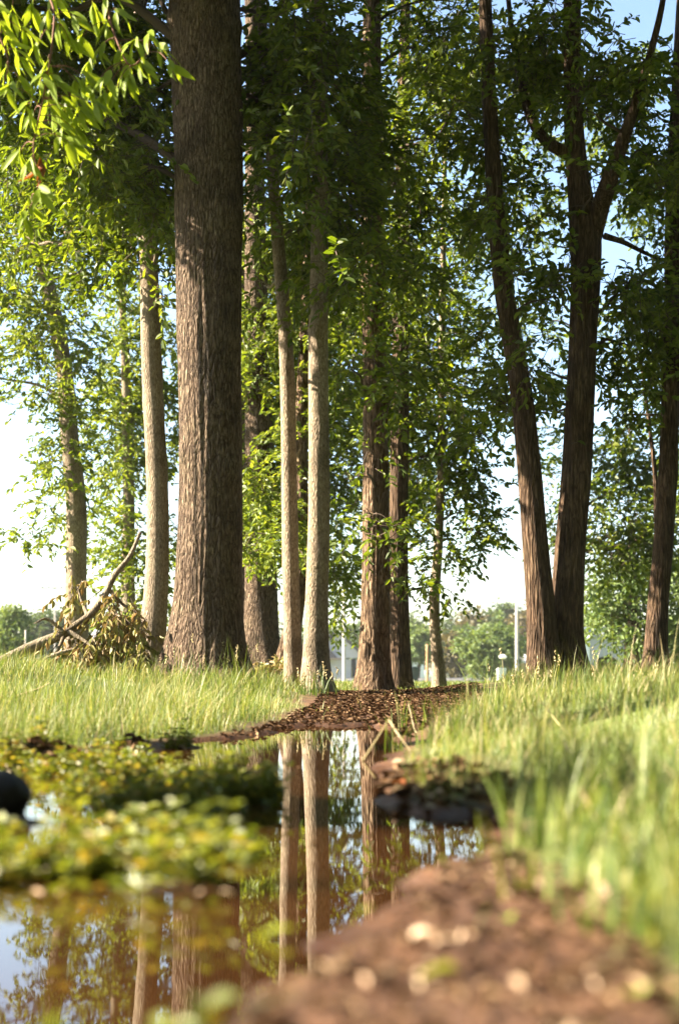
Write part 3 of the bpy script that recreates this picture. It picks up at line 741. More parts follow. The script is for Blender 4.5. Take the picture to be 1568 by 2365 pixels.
# forked tree right
tree('oak_tree', 'large forked tree with two dark stems rising from one ragged base', 14.3,
     [(1312, 1572, 92), (1308, 1500, 82), (1310, 1420, 74), (1320, 1280, 70), (1334, 1120, 67), (1344, 950, 65), (1352, 780, 64), (1356, 640, 68), (1352, 540, 72), (1338, 440, 56), (1326, 330, 48), (1320, 200, 44), (1318, 60, 42), (1316, -150, 38), (1312, -500, 25), (1310, -800, 10)],
     'bark_red', 0.05, kz=0.5, lobes=3, seed=83, flare=0.3, lobe_h=0.4, seg=80, rings=190, leaf='leaf', gap=0.38, dens=1.55,
     stems=[dict(pts=[(1258, 1572, 84), (1252, 1480, 70), (1246, 1380, 63), (1234, 1240, 58), (1221, 1080, 54), (1205, 920, 51), (1184, 790, 48), (1162, 660, 45), (1148, 520, 42), (1138, 380, 38), (1128, 200, 34), (1120, 0, 30), (1110, -300, 20)], Y=14.1, ground=True, name='stem', seg=70),
            dict(pts=[(1362, 560, 50), (1385, 480, 44), (1405, 420, 40), (1425, 360, 36), (1450, 290, 28), (1485, 180, 20), (1530, 0, 14), (1560, -250, 5)], Y=[14.3, 14.2, 14.0, 13.9, 13.8, 13.7, 13.6, 13.5], name='fork'),
            dict(pts=[(1330, 360, 34), (1290, 345, 30), (1255, 320, 27), (1225, 270, 24), (1205, 200, 19), (1180, 60, 13), (1150, -250, 5)], Y=[14.3, 14.3, 14.4, 14.5, 14.6, 14.7, 14.8], name='fork'),
            dict(pts=[(1395, 545, 16), (1440, 560, 12), (1490, 585, 9), (1540, 605, 6), (1580, 612, 4)], Y=[14.2, 14.3, 14.4, 14.5, 14.6], name='fork', seg=10)],
     clumps=[(1150, 330, 70, 60, 0.4), (1190, 200, 70, 70, 0.5), (1130, 470, 60, 60, 0.2), (1220, 430, 50, 50, 0.6, 0.8), (1270, 560, 40, 50, 0.5, 0.8), (1240, 660, 50, 60, 0.5), (1290, 680, 30, 50, -0.4), (1270, 780, 40, 40, 0.4, 0.7), (1250, 860, 40, 50, 0.6, 0.7), (1140, 760, 60, 60, 0.5, 0.8), (1150, 900, 50, 60, 0.5, 0.8), (1130, 1010, 50, 60, 0.5, 0.7), (1270, 960, 40, 60, 0.7, 0.5), (1320, 620, 30, 50, -0.5), (1190, 600, 40, 50, -0.4), (1180, 830, 36, 60, -0.4), (1440, 200, 70, 60, 0.6), (1500, 260, 70, 70, 0.2), (1530, 380, 60, 80, 0.3), (1460, 430, 50, 60, 0.4), (1400, 250, 50, 50, 0.5, 0.7), (1420, 110, 60, 40, 0.3, 0.8), (1270, 60, 60, 60, 0.3, 0.9), (1230, 130, 60, 60, 0.6), (1490, 700, 70, 60, 0.5), (1430, 690, 50, 50, 0.6), (1460, 800, 60, 50, 0.5, 0.8), (1410, 820, 36, 50, 0.6, 0.8), (1370, 400, 30, 40, 0.4, 0.5), (1270, 240, 50, 50, 0.4, 0.5), (1350, 130, 40, 60, 0.5, 0.4), (1530, 540, 40, 40, 0.5, 0.6), (1330, 250, 60, 50, -0.7, 0.5), (1140, 120, 60, 60, -0.6, 0.7), (1350, 420, 40, 40, -0.7, 0.4), (1300, 30, 70, 50, -0.5, 0.6)],
     worldclumps=[(2.3, 11.6, 8.3, 1.5, 1.4, 1.0, 0.9, 2.1), (4.2, 11.8, 8.2, 1.5, 1.4, 1.0, 0.9, 2.1), (3.2, 10.0, 8.9, 1.6, 1.4, 1.0, 0.8, 2.1), (2.4, 14.3, 11.4, 2.0, 2.2, 1.4, 0.9, 1.9), (4.4, 14.3, 11.8, 2.0, 2.2, 1.5, 0.9, 1.9)], limb_every=2)  # front boughs above the frame are added to block sky light
# right edge tree
tree('oak_tree', 'dark leaning trunk at the right edge of the picture', 15.0,
     [(1513, 1548, 58), (1514, 1480, 50), (1520, 1380, 47), (1532, 1250, 45), (1541, 1100, 43), (1546, 900, 41), (1551, 700, 40), (1556, 500, 38), (1562, 300, 36), (1572, 100, 34), (1585, -150, 30), (1600, -600, 14)],
     'bark_red', 0.05, seed=91, flare=0.3, seg=40, leaf='leaf', gap=0.41, dens=1.0,
     stems=[dict(pts=[(1470, 760, 4), (1488, 900, 7), (1502, 1010, 9), (1512, 1100, 11), (1516, 1200, 13), (1518, 1300, 12), (1517, 1420, 12), (1516, 1500, 13)], Y=17, name='shoot', seg=12, rings=30)],
     clumps=[(1500, 920, 60, 60, 0.4), (1560, 860, 60, 70, 0.2), (1570, 640, 60, 80, 0), (1540, 140, 50, 40, -0.6, 0.8), (1560, 240, 60, 60, -0.4), (1600, 400, 60, 80, 0), (1440, 960, 50, 50, 0.8, 0.8), (1580, 1000, 50, 70, 0.3), (1620, 800, 60, 80, 0), (1530, 770, 50, 50, 0.2)], limb_every=3)
# trees of the second row
tree('maple_tree', 'bright sunlit tree filling the gap left of the slender grey tree', 26.0,
     [(300, 1540, 40), (298, 1400, 34), (296, 1200, 28), (292, 900, 22), (285, 600, 15), (280, 300, 8)], 'bark_grey', 0.03, seed=101, seg=20, rings=50, leaf='leaf_light', gap=0.40, leaf_len=0.13, spray=0.4,
     clumps=[(290, 1290, 70, 60, 0), (270, 1180, 60, 60, -0.5), (310, 1080, 70, 70, 0.4), (260, 980, 70, 70, 0), (320, 900, 60, 80, 0.4), (280, 800, 70, 70, 0), (400, 1000, 30, 120, 0.6), (330, 1380, 50, 50, 0), (400, 1250, 24, 110, 0.2), (310, 710, 60, 60, 0.3), (400, 800, 30, 90, 0.5), (240, 1090, 40, 50, 0, 0.7), (250, 870, 50, 40, 0.3, 0.7), (290, 1440, 60, 50, 0.4, 0.8), (395, 1400, 20, 60, 0, 0.9)], limb_every=4)
tree('maple_tree', 'bright tree in the second row showing between slim pair and rough trunk', 28.0,
     [(856, 1548, 36), (858, 1400, 32), (858, 1200, 28), (856, 900, 24), (852, 600, 16), (848, 300, 8)], 'bark_brown', 0.04, seed=107, seg=20, rings=50, leaf='leaf', gap=0.40, leaf_len=0.13, spray=0.4,
     clumps=[(800, 1330, 50, 50, 0), (780, 1420, 40, 30, -0.6, 0.8), (770, 1240, 60, 60, 0.4), (810, 1140, 60, 70, 0), (690, 1100, 70, 70, 0), (780, 1010, 70, 70, 0.3), (900, 1100, 60, 80, 0.4), (690, 950, 70, 80, 0.2), (790, 880, 70, 80, 0.5), (900, 960, 70, 80, 0), (700, 780, 80, 80, 0.4), (820, 740, 80, 80, 0.2), (930, 800, 70, 80, 0.3), (620, 1330, 60, 30, 0, 0.7), (570, 1000, 50, 120, 0), (600, 780, 70, 80, 0.5), (740, 620, 90, 80, 0), (880, 620, 90, 80, 0), (980, 700, 70, 80, 0.4), (960, 1100, 40, 80, 0.4, 0.8)], limb_every=4)
tree('maple_tree', 'dense dark tree behind the gap right of the forked tree', 27.0,
     [(1322, 1545, 50), (1325, 1400, 44), (1335, 1200, 38), (1348, 900, 30), (1355, 600, 18), (1345, 300, 8)], 'bark_brown', 0.04, seed=113, seg=20, rings=50, leaf='leaf', gap=0.37, leaf_len=0.13, dens=1.2, spray=0.4,
     clumps=[(1400, 1160, 60, 70, 0), (1460, 1080, 70, 70, 0.3), (1420, 1010, 60, 40, 0.3, 0.7), (1480, 1200, 60, 70, 0), (1540, 1120, 60, 80, 0.4), (1400, 1260, 50, 50, -0.3), (1460, 1300, 60, 50, 0), (1540, 1260, 60, 70, 0.2), (1280, 1210, 18, 60, 0.3, 0.7), (1580, 980, 50, 80, 0.3), (1450, 860, 50, 40, 0, 0.6), (1280, 1000, 40, 50, 0.6, 0.5), (1240, 340, 50, 60, 0, 0.5), (1200, 520, 50, 50, 0.5, 0.5), (1290, 470, 40, 60, 0.3, 0.5), (1430, 480, 50, 40, 0, 0.6), (1500, 420, 60, 60, 0.2, 0.7), (1390, 300, 40, 60, 0.5, 0.5), (1250, 170, 50, 60, 0.4, 0.5), (1490, 160, 60, 60, 0.3, 0.5), (1210, 740, 50, 60, 0, 0.5), (1290, 860, 40, 50, 0.4, 0.5), (1410, 740, 50, 50, 0, 0.6), (1500, 800, 60, 50, 0.2, 0.6), (1270, 1100, 30, 50, 0.3, 0.5)], limb_every=4)
tree('maple_tree', 'pale green sunlit tree hanging low over the white shed', 36.0,
     [(1462, 1548, 44), (1460, 1480, 36), (1458, 1400, 30), (1456, 1300, 22), (1454, 1200, 12)], 'bark_brown', 0.04, seed=118, seg=18, rings=40, leaf='leaf_pale', gap=0.36, leaf_len=0.16, dens=1.2, spray=0.45,
     clumps=[(1400, 1350, 50, 50, 0), (1450, 1320, 60, 50, 0.4), (1420, 1400, 60, 36, -0.5), (1480, 1400, 60, 50, 0), (1470, 1450, 40, 30, -0.4), (1560, 1360, 50, 60, 0), (1570, 1460, 50, 60, 0), (1500, 1300, 60, 50, 0.5), (1540, 1500, 40, 40, 0)], limb_every=4)
# ---------------------------------------------------------------- trees beyond the left edge (trunk shadow on the water, hanging branch)
def shade_tree(label, x, y, r, seed):
    base = np.array((x, y, float(ground_z(np.array([x]), np.array([y]))[0])))
    root = thing('oak_tree', label, 'tree', base)
    rows = [(x, y, base[2] - 0.3, r * 1.1), (x, y, base[2], r * 1.05), (x + 0.03, y, base[2] + 1, r * 0.92), (x - 0.02, y, base[2] + 3, r * 0.85), (x, y + 0.1, base[2] + 6, r * 0.7), (x, y, base[2] + 9, r * 0.4), (x, y, base[2] + 11, 0.03)]
    S = smooth_path(rows, 70)
    MB().tube(S[:, :3], S[:, 3], 36, bark_fn(0.04, 0.4, 4, base[2], 0.3, seed)).build('trunk', M['bark_brown'], root, base, True)
    cl = [(x + dx, y + dy, z, 1.5, 1.5, 1.1, 110, 1.8) for dx, dy, z in ((0, 0, 10.5), (-1.6, 0.6, 9.4), (1.5, -0.5, 9.6), (0.4, 1.6, 9.2), (-0.5, -1.5, 9.5))]
    lv, lf, tv, tf = foliage(cl, 0.095, seed=seed)
    cm = MB(); cm.add_arr(lv, lf); cm.build('crown', M['leaf'], root, base)
    return root, base
shade_tree('big oak trunk just past the left edge, shading a band of the puddle', -3.4, 3.2, 0.36, 131)

# near hanging branch, with every leaf its own piece
HY = 7.0
hroot, hbase = shade_tree('oak past the left edge whose sunlit leafy branch hangs into the top corner', -4.8, 5.9, 0.24, 137)
def hp(u, v, dy=0.0): return at(u, v, HY + dy)
stemA = [hp(-420, -330, 0.2), hp(-150, -170, 0.1), hp(40, -80, 0.0), hp(118, 0, -0.05), hp(122, 95, -0.1), hp(98, 240, -0.1), hp(78, 340, -0.05), hp(92, 420, 0.0), hp(70, 480, 0.0)]
stemB = [hp(40, -80), hp(160, -70, 0.1), hp(236, -10, 0.1), hp(262, 70, 0.05), hp(300, 150, 0.0), hp(345, 120, 0.0)]
stemC = [hp(-150, -170, 0.1), hp(-60, -60, -0.1), hp(-10, 60, -0.1), hp(20, 140, -0.1), hp(10, 190, -0.1)]
hb = MB()
for st, r0, r1, n in ((stemA, 0.022, 0.0025, 60), (stemB, 0.010, 0.0025, 40), (stemC, 0.010, 0.0025, 30)):
    hb.tube(smooth_path(st, n), np.linspace(r0, r1, n) if st is not stemA else np.concatenate([np.linspace(0.022, 0.006, 20), np.linspace(0.006, 0.002, 40)]), 7)
stem_pts = np.concatenate([smooth_path(s, 50) for s in (stemA, stemB, stemC)])
limb_path = smooth_path([np.array((-4.8, 5.9, 3.4)), np.array((-3.8, 6.5, 4.15)), hp(-420, -330, 0.2)], 14)
hb.tube(limb_path, np.linspace(0.05, 0.022, 14), 8)
tips = [(30, 30), (75, 15), (110, 40), (60, 75), (20, 90), (45, 130), (15, 165), (85, 110), (110, 150), (140, 60), (175, 40), (160, 90), (130, 185), (90, 200),
        (190, 85), (215, 20), (245, 60), (275, 30), (235, 110), (205, 150), (180, 190), (150, 235), (215, 200), (250, 175), (280, 120), (310, 95), (345, 80), (375, 115),
        (395, 150), (330, 150), (300, 180), (265, 215), (225, 240), (190, 260), (150, 300), (130, 270), (165, 330), (60, 245), (75, 270), (45, 355), (70, 375), (95, 440), (70, 470), (55, 500), (5, 60), (0, 120), (-10, 10), (255, -10), (130, -10), (120, 215), (100, 170), (180, 230), (240, 225), (290, 165), (200, 180), (160, 265), (115, 245), (140, 320), (175, 300), (20, 200), (50, 190)]
# leaf shapes shared by all the leaves of the branch
def leaf_mesh(name, L, W, curl, fold, mat, wav=0.0, rows=6):
    v, f = [], []
    for k in range(rows + 1):
        t = k / rows
        w = W * 0.5 * math.sin(math.pi * min(1, (t * 0.93 + 0.035)) ** 0.85) if 0 < k < rows else 0.0015
        z = -curl * L * t * t
        wv = wav * W * math.sin(t * 9.0)
        v += [(-w, t * L, z + fold * w + wv), (0, t * L, z), (w, t * L, z + fold * w - wv)]
    for k in range(rows):
        a_ = k * 3
        f += [(a_, a_ + 1, a_ + 4, a_ + 3), (a_ + 1, a_ + 2, a_ + 5, a_ + 4)]
    me = bpy.data.meshes.new(name)
    me.from_pydata(v, [], f)
    for po in me.polygons: po.use_smooth = True
    me.materials.append(mat)
    return me
LM = [leaf_mesh('leaf', 0.120, 0.033, c, fo, M['leaf_near'], w) for c, fo, w in ((0.20, 0.35, 0.0), (0.40, 0.5, 0.05), (0.08, 0.25, 0.03), (0.30, 0.15, 0.06))]
DLM = leaf_mesh('leaf', 0.12, 0.03, 0.5, 0.9, M['litter_red'], 0.1)
hang_leaves = []
def frame(d, n):
    d = Vector(d).normalized(); n = Vector(n)
    x = d.cross(n).normalized(); z = x.cross(d)
    from mathutils import Matrix
    return Matrix(((x.x, d.x, z.x), (x.y, d.y, z.y), (x.z, d.z, z.z)))
for (u, v) in tips:
    tip = hp(u, v, rng.normal() * 0.12)
    dist_ = np.linalg.norm(stem_pts - tip, axis=1) + np.where(stem_pts[:, 2] < tip[2] - 0.02, 0.3, 0)
    s0 = stem_pts[int(np.argmin(dist_))]
    dv = tip - s0
    mid = s0 + dv * 0.5 + np.array((0, 0, 0.03))
    hb.tube(smooth_path([s0, mid, tip], 8), np.linspace(0.003, 0.0015, 8), 5)
    main = dv / (np.linalg.norm(dv) + 1e-6) * 0.6 + np.array((0.15, -0.1, -0.75))
    nl = 5
    for k in range(nl):
        th = k * 2.4 + rng.random() * 0.6
        sp_ = 0.35 + 0.65 * rng.random()
        dd = main + np.array((math.cos(th), math.sin(th) * 0.8, 0.35 * math.sin(th * 1.7))) * sp_
        nn = np.array((-0.5, -0.5, 0.7)) + rng.normal(size=3) * 0.45
        off = -main * 0.02 * (k % 3) / np.linalg.norm(main)
        hang_leaves.append((tip + off, frame(dd, nn), rng.integers(0, 4), 0.8 + 0.45 * rng.random(), False))
for k in range(6):   # one withered whorl
    tip = hp(93 + 8 * rng.normal(), 372 + 6 * rng.normal(), 0)
    hang_leaves.append((tip, frame(np.array((0.15 * rng.normal(), 0.15 * rng.normal(), -1)), rng.normal(size=3)), 9, 0.9, True))
hbranch = hb.build('hanging_branch', M['twig_red'], hroot, hbase, True)
from mathutils import Matrix
for (pos, rot, kind, s, dead) in hang_leaves:
    o = bpy.data.objects.new('leaf', DLM if dead else LM[kind])
    COL.objects.link(o)
    o.parent = hbranch
    o.matrix_local = Matrix.Translation(Vector(pos - hbase)) @ rot.to_4x4() @ Matrix.Diagonal((s, s, s, 1))

# ---------------------------------------------------------------- grass
def blades(x, y, z, h, w, lean, head=None, segs=3):
    n = len(x)
    th = rng.random(n) * 2 * math.pi if head is None else head
    fd = np.stack([np.cos(th), np.sin(th), np.zeros(n)], -1)
    sdv = np.stack([-np.sin(th), np.cos(th), np.zeros(n)], -1)
    tw = rng.normal(size=n) * 0.5
    sdv = sdv * np.cos(tw)[:, None] + fd * np.sin(tw)[:, None]
    B = np.stack([x, y, z - 0.01], -1)
    rows = []
    for k in range(segs):
        t = k / segs
        c = B + fd * (lean * h * t ** 1.8)[:, None] + np.array((0, 0, 1.0)) * (h * t * (1 - 0.30 * lean * t))[:, None]
        ww = (w * 0.5 * (1 - 0.75 * t))[:, None]
        rows += [c - sdv * ww, c + sdv * ww]
    t = 1.0
    rows.append(B + fd * (lean * h)[:, None] + np.array((0, 0, 1.0)) * (h * (1 - 0.30 * lean))[:, None])
    V = np.stack(rows, 1)
    m_ = 2 * segs + 1
    b_ = np.arange(n)[:, None] * m_
    cols = []
    for k in range(segs - 1):
        cols.append(b_ + np.array([[2 * k, 2 * k + 1, 2 * k + 3, 2 * k + 2]]))
    cols.append(b_ + np.array([[2 * segs - 2, 2 * segs - 1, 2 * segs]]))
    loops = np.concatenate(cols, 1)
    sizes = np.tile(np.array([4] * (segs - 1) + [3]), (n, 1))
    return V.reshape(-1, 3), loops.ravel(), sizes.ravel()

def scatter(n, y0, y1, side, wide=0.30, power=1.0):
    """Random points of the ground in the view wedge (with a margin), nearer ones denser."""
    t = rng.random(n)
    y = 1.0 / (1 / y0 + (1 / y1 - 1 / y0) * t) if power == 1.0 else y0 + (y1 - y0) * t
    hw = y * wide + 1.2
    x = (rng.random(n) * 2 - 1) * hw
    return x, y

def grass_patch(name, label, n, y0, y1, xr, hmin, hmax, w, segs=3, power=1.0, soil_thr=0.35, mat='grass', tall=0.0, flat=0.0):
    x, y = scatter(n, y0, y1, 0, power=power)
    k = (x > xr[0]) & (x < xr[1])
    x, y = x[k], y[k]
    s = soil_mask(x, y)
    d = sdist(POOL, x, y)
    clump = n2(x * 2.4, y * 2.4, 44, 2)
    keep = (d > 0.03) & (rng.random(len(x)) > np.clip((s - 0.15) * 1.5, 0, 0.985)) & (rng.random(len(x)) < np.clip(0.35 + (clump - 0.35) * 2.6, 0.25, 1))
    x, y, clump, s = x[keep], y[keep], clump[keep], s[keep]
    z = ground_z(x, y)
    h = (hmin + (hmax - hmin) * rng.random(len(x)) ** 1.3) * (0.25 + 1.5 * clump ** 1.3) * (1 - 0.5 * s)
    if tall: h = np.where(rng.random(len(x)) < tall, h * 1.7, h)
    lean = 0.12 + 0.95 * rng.random(len(x)) ** 1.7 + flat * rng.random(len(x)) * 1.4
    ww = w * (0.6 + 0.8 * rng.random(len(x))) * np.clip(0.45 + y / 14, 0.5, 6)
    V, L, S = blades(x, y, z, h, ww, lean, segs=segs)
    me = mesh_np(name, V, L, S)
    o = link(name, me, M[mat])
    tag(o, label, 'grass', None, 'stuff')
    return o
grass_patch('grass', 'tall sunlit grass on the bank left of the puddle', 190000, 4.3, 17, (-9, 0.15), 0.05, 0.23, 0.0040, 3, power=0, tall=0.06)
grass_patch('grass', 'tall sunlit grass on the bank right of the puddle', 200000, 1.45, 17, (0.15, 9), 0.04, 0.19, 0.0038, 3, power=0, tall=0.06)
grass_patch('grass', 'close blurred grass beside the mud at lower right', 26000, 1.25, 5.0, (0.1, 3.0), 0.04, 0.15, 0.0045, 3, tall=0.06)
grass_patch('grass', 'short mown lawn behind the trunks', 70000, 15, 85, (-60, 60), 0.04, 0.10, 0.008, 2)
grass_patch('dry_grass', 'pale dry straw mixed into the bank grass', 14000, 2.0, 16, (-9, 9), 0.10, 0.30, 0.0035, 3, power=0, mat='straw', flat=0.55)

# ---------------------------------------------------------------- rushes by the trunks, single stalks
def tuft(label, u, v, Y, n, h0, h1, spread, mat='grass_tuft', heads=True, seed=0):
    b_ = at(u, v, Y)
    b_[2] = float(ground_z(np.array([b_[0]]), np.array([b_[1]]))[0])
    root = thing('rush_tuft', label, 'plant', b_)
    x = b_[0] + rng.normal(size=n) * spread; y = b_[1] + rng.normal(size=n) * spread
    z = ground_z(x, y)
    h = h0 + (h1 - h0) * rng.random(n)
    lean = 0.1 + 0.65 * rng.random(n) ** 1.5
    th = rng.random(n) * 2 * math.pi
    V, L, S = blades(x, y, z, h, np.full(n, 0.008), lean, th, 4)
    link('blades', mesh_np('blades', V - b_, L, S), M[mat], root)['kind'] = 'stuff'
    if heads:
        hb_ = MB()
        for k in range(0, n, 5):
            c = np.array((x[k], y[k], z[k])) + np.array((math.cos(th[k]), math.sin(th[k]), 0)) * lean[k] * h[k] + np.array((0, 0, h[k] * (1 - 0.3 * lean[k])))
            for q in range(5):
                hb_.tube([c + np.array((0, 0, -0.015 * q)) + rng.normal(size=3) * 0.008, c + np.array((0, 0, -0.015 * q + 0.012)) + rng.normal(size=3) * 0.008], [0.006, 0.003], 5)
        hb_.build('seed_heads', M['straw'], root, b_)['kind'] = 'stuff'
    return root
tuft('tall dark green rush tuft with seed heads before the thick trunk', 525, 1580, 12.6, 90, 0.25, 0.48, 0.14)
tuft('spreading rush tuft at the foot of the slim pair', 722, 1632, 11.6, 60, 0.12, 0.30, 0.08)
tuft('small rush tuft at the left foot of the thick trunk', 430, 1590, 12.4, 40, 0.2, 0.40, 0.12)
tuft('rush tuft with seed heads in front of the forked tree', 1290, 1580, 11.5, 50, 0.2, 0.42, 0.2, 'grass')
tuft('thin seeding grass stems left of the forked tree', 1165, 1590, 12.0, 26, 0.2, 0.42, 0.16, 'grass')
tuft('seeding grass stems at the foot of the right edge trunk', 1515, 1575, 9.5, 40, 0.15, 0.30, 0.2, 'grass')
tuft('sparse upright grass stems at the right end of the mud strip', 950, 1680, 7.6, 26, 0.10, 0.24, 0.12, 'grass', False)
tuft('loose grass tuft hanging over the right water edge', 1010, 1720, 5.6, 50, 0.08, 0.20, 0.12, 'grass', False)
tuft('tall blurred grass tuft rising beside the shaded spit', 1235, 1990, 2.35, 36, 0.08, 0.20, 0.045, 'grass', False)
tuft('blurred grass tuft overhanging the right side of the mud', 1400, 2080, 1.85, 46, 0.06, 0.16, 0.06, 'grass', False)
tuft('nearest blurred grass tuft at the lower right edge', 1540, 2190, 1.55, 46, 0.05, 0.13, 0.05, 'grass', False)
tuft('blurred tall grass tuft at the right picture edge', 1530, 1900, 2.6, 50, 0.10, 0.24, 0.10, 'grass', False)
tuft('blurred upright grass tuft right of the spit', 1330, 1850, 3.0, 50, 0.10, 0.22, 0.10, 'grass', False)
def stalk(label, pts, r=0.004, name='dry_stalk'):
    P_ = [np.array(q) for q in pts]
    b_ = P_[0].copy()
    path = smooth_path(P_, 14)
    o = MB().tube(path, np.linspace(r, r * 0.5, 14), 6).build(name, M['straw'], None, b_)
    o.location = b_
    tag(o, label, 'stalk')
    return o
def gp(u, v, Y, dz=0.0):
    q = at(u, v, Y); return q
def gnd(u, Y):
    x = (u - 784) / FPX * Y / CP * 1.0
    return np.array((x, Y, float(ground_z(np.array([x]), np.array([Y]))[0]) - 0.01))
stalk('pale straw stalk slanting up out of the water by the right bank', [at(838, 1757, 4.9), at(868, 1710, 5.0), at(898, 1662, 5.1)])
stalk('pale bent stalk leaning right over the water edge', [at(898, 1662, 5.15), at(918, 1694, 5.05), at(948, 1734, 5.0)], 0.0035)
stalk('long straw stalk slanting across the grass on the right', [gnd(1362, 5.0), at(1320, 1705, 5.3), at(1250, 1622, 5.8)], 0.005)
stalk('flat pale straw lying in the near right grass', [gnd(1330, 2.4) + (0, 0, 0.10), at(1390, 1905, 2.4), at(1450, 1932, 2.45)], 0.004)
stalk('thin upright straw in the puddle margin by the right bank', [gnd(975, 6.5), at(960, 1690, 6.6), at(943, 1625, 6.7)], 0.004)
stalk('thin bare twig lying on the left bank grass', [gnd(40, 9.0) + (0, 0, 0.05), at(90, 1590, 9.0), at(118, 1576, 9.0)], 0.008)

# ---------------------------------------------------------------- water weeds (leafy mats standing in the puddle)
def weeds(name, label, poly, n, hmin, hmax, leaf, seed, ksteps=5):
    pw = np.array([on_plane(u, v)[:2] for u, v in poly])
    lo, hi = pw.min(0), pw.max(0)
    pts = lo + (hi - lo) * rng.random((n * 4, 2))
    pts = pts[inside(pw, pts[:, 0], pts[:, 1])]
    den = n2(pts[:, 0] * 5, pts[:, 1] * 5, seed, 2)
    pts = pts[rng.random(len(pts)) < np.clip((den - 0.5) * 7, 0.015, 1)][:n]
    zz = np.maximum(ground_z(pts[:, 0], pts[:, 1]), -0.01)
    mb = MB(); O, D, NN, LL = [], [], [], []
    h = hmin * 0.5 + (hmax - hmin * 0.5) * rng.random(len(pts)) ** 1.4 * np.clip(0.25 + (n2(pts[:, 0] * 7, pts[:, 1] * 7, seed + 40, 2) - 0.3) * 2.6, 0.25, 1.25)
    top = np.stack([pts[:, 0] + rng.normal(size=len(pts)) * h * 0.35, pts[:, 1] + rng.normal(size=len(pts)) * h * 0.35, zz + h], -1)
    bot = np.stack([pts[:, 0], pts[:, 1], zz - 0.02], -1)
    for k in range(ksteps):
        t = 0.3 + 0.7 * k / (ksteps - 1)
        c = bot + (top - bot) * t
        th = rng.random(len(pts)) * 6.28
        for s_ in (0, math.pi):
            a_ = th + s_
            O.append(c); D.append(np.stack([np.cos(a_), np.sin(a_), 0.25 + 0.3 * rng.random(len(pts))], -1))
            NN.append(np.array((0, 0, 1.0)) + rng.normal(size=(len(pts), 3)) * 0.4); LL.append(leaf * (0.6 + 0.7 * rng.random(len(pts))))
    O, D, NN, LL = np.concatenate(O), np.concatenate(D), np.concatenate(NN), np.concatenate(LL)
    lv, lf = leaf_arrays(O, D, NN, LL, LL * 0.62, fold=0.2)
    mb.add_arr(lv, lf)
    n_ = len(pts)
    rows = [A + np.array((r * math.cos(q), r * math.sin(q), 0)) for A, r in ((bot, 0.0016), (top, 0.0009)) for q in (0, 2.1, 4.2)]
    tv = np.stack(rows, 1); b_ = np.arange(n_)[:, None] * 6
    tf = np.concatenate([b_ + np.array([[c, (c + 1) % 3, 3 + (c + 1) % 3, 3 + c]]) for c in range(3)], 0)
    mb.add_arr(tv.reshape(-1, 3), tf)
    o = mb.build(name, M['weed'])
    tag(o, label, 'weeds', None, 'stuff')
weeds('water_weeds', 'yellow green weed mat lit by the sun in the left of the puddle', [(60, 1790), (150, 1775), (260, 1770), (380, 1800), (500, 1800), (570, 1820), (640, 1830), (650, 1880), (560, 1885), (420, 1890), (260, 1885), (200, 1850)], 1300, 0.025, 0.095, 0.021, 3)
weeds('water_weeds', 'shaded weeds between the two sunlit weed mats', [(180, 1900), (420, 1910), (560, 1895), (600, 1960), (560, 2000), (300, 1990), (150, 1960)], 150, 0.02, 0.05, 0.026, 4)
weeds('water_weeds', 'blurred weed mat close to the camera on the left', [(-250, 1960), (0, 1970), (200, 2010), (400, 2030), (560, 2045), (640, 2060), (560, 2085), (420, 2100), (250, 2085), (60, 2075), (-250, 2090)], 270, 0.03, 0.12, 0.026, 6)
weeds('water_weeds', 'thin weeds along the left shore of the puddle', [(-200, 1790), (0, 1765), (120, 1755), (330, 1718), (440, 1722), (420, 1750), (250, 1775), (100, 1800), (-200, 1830)], 500, 0.02, 0.07, 0.022, 5)
weeds('water_weeds', 'few blurred weed sprigs at the bottom left corner', [(150, 2280), (420, 2330), (520, 2420), (100, 2420)], 12, 0.01, 0.05, 0.024, 7)

# ---------------------------------------------------------------- leaf litter and fallen leaves
def litter(name, label, poly, n, size, mat, z=0.03, seed=0, water_ok=False, tilt=0.5):
    pw = np.array([on_plane(u, v, z)[:2] for u, v in poly])
    lo, hi = pw.min(0), pw.max(0)
    pts = lo + (hi - lo) * rng.random((n * 6, 2))
    pts = pts[inside(pw, pts[:, 0], pts[:, 1])]
    if not water_ok: pts = pts[sdist(POOL, pts[:, 0], pts[:, 1]) > -0.01]
    pts = pts[:n]
    zz = np.maximum(ground_z(pts[:, 0], pts[:, 1]), 0.0) + 0.003 + 0.006 * rng.random(len(pts))
    O = np.stack([pts[:, 0], pts[:, 1], zz], -1)
    th = rng.random(len(pts)) * 6.28
    D = np.stack([np.cos(th), np.sin(th), rng.normal(size=len(pts)) * 0.3], -1)
    NN = np.array((0, 0, 1.0)) + rng.normal(size=(len(pts), 3)) * tilt
    LL = size * (0.5 + 0.9 * rng.random(len(pts)))
    lv, lf = leaf_arrays(O, D, NN, LL, LL * (0.3 + 0.3 * rng.random(len(pts))), fold=0.35, curve=0.2)
    mb = MB(); mb.add_arr(lv, lf)
    o = mb.build(name, M[mat])
    tag(o, label, 'leaf litter', None, 'stuff')
litter('leaf_litter', 'dark leaf litter on the mud strip at the far end of the puddle', [(400, 1722), (560, 1708), (690, 1678), (860, 1678), (935, 1695), (1000, 1662), (1090, 1644), (1110, 1620), (1090, 1606), (960, 1604), (780, 1612), (720, 1636), (600, 1672), (480, 1690)], 14000, 0.034, 'litter', 0.04, tilt=0.2)
litter('leaf_litter', 'brown leaf litter on the near mud at lower right', [(380, 2420), (650, 2265), (830, 2190), (980, 2040), (1100, 1980), (1170, 1950), (1290, 2020), (1420, 2080), (1568, 2180), (1750, 2330), (1800, 2500), (400, 2500)], 700, 0.020, 'litter', 0.02, tilt=0.2)
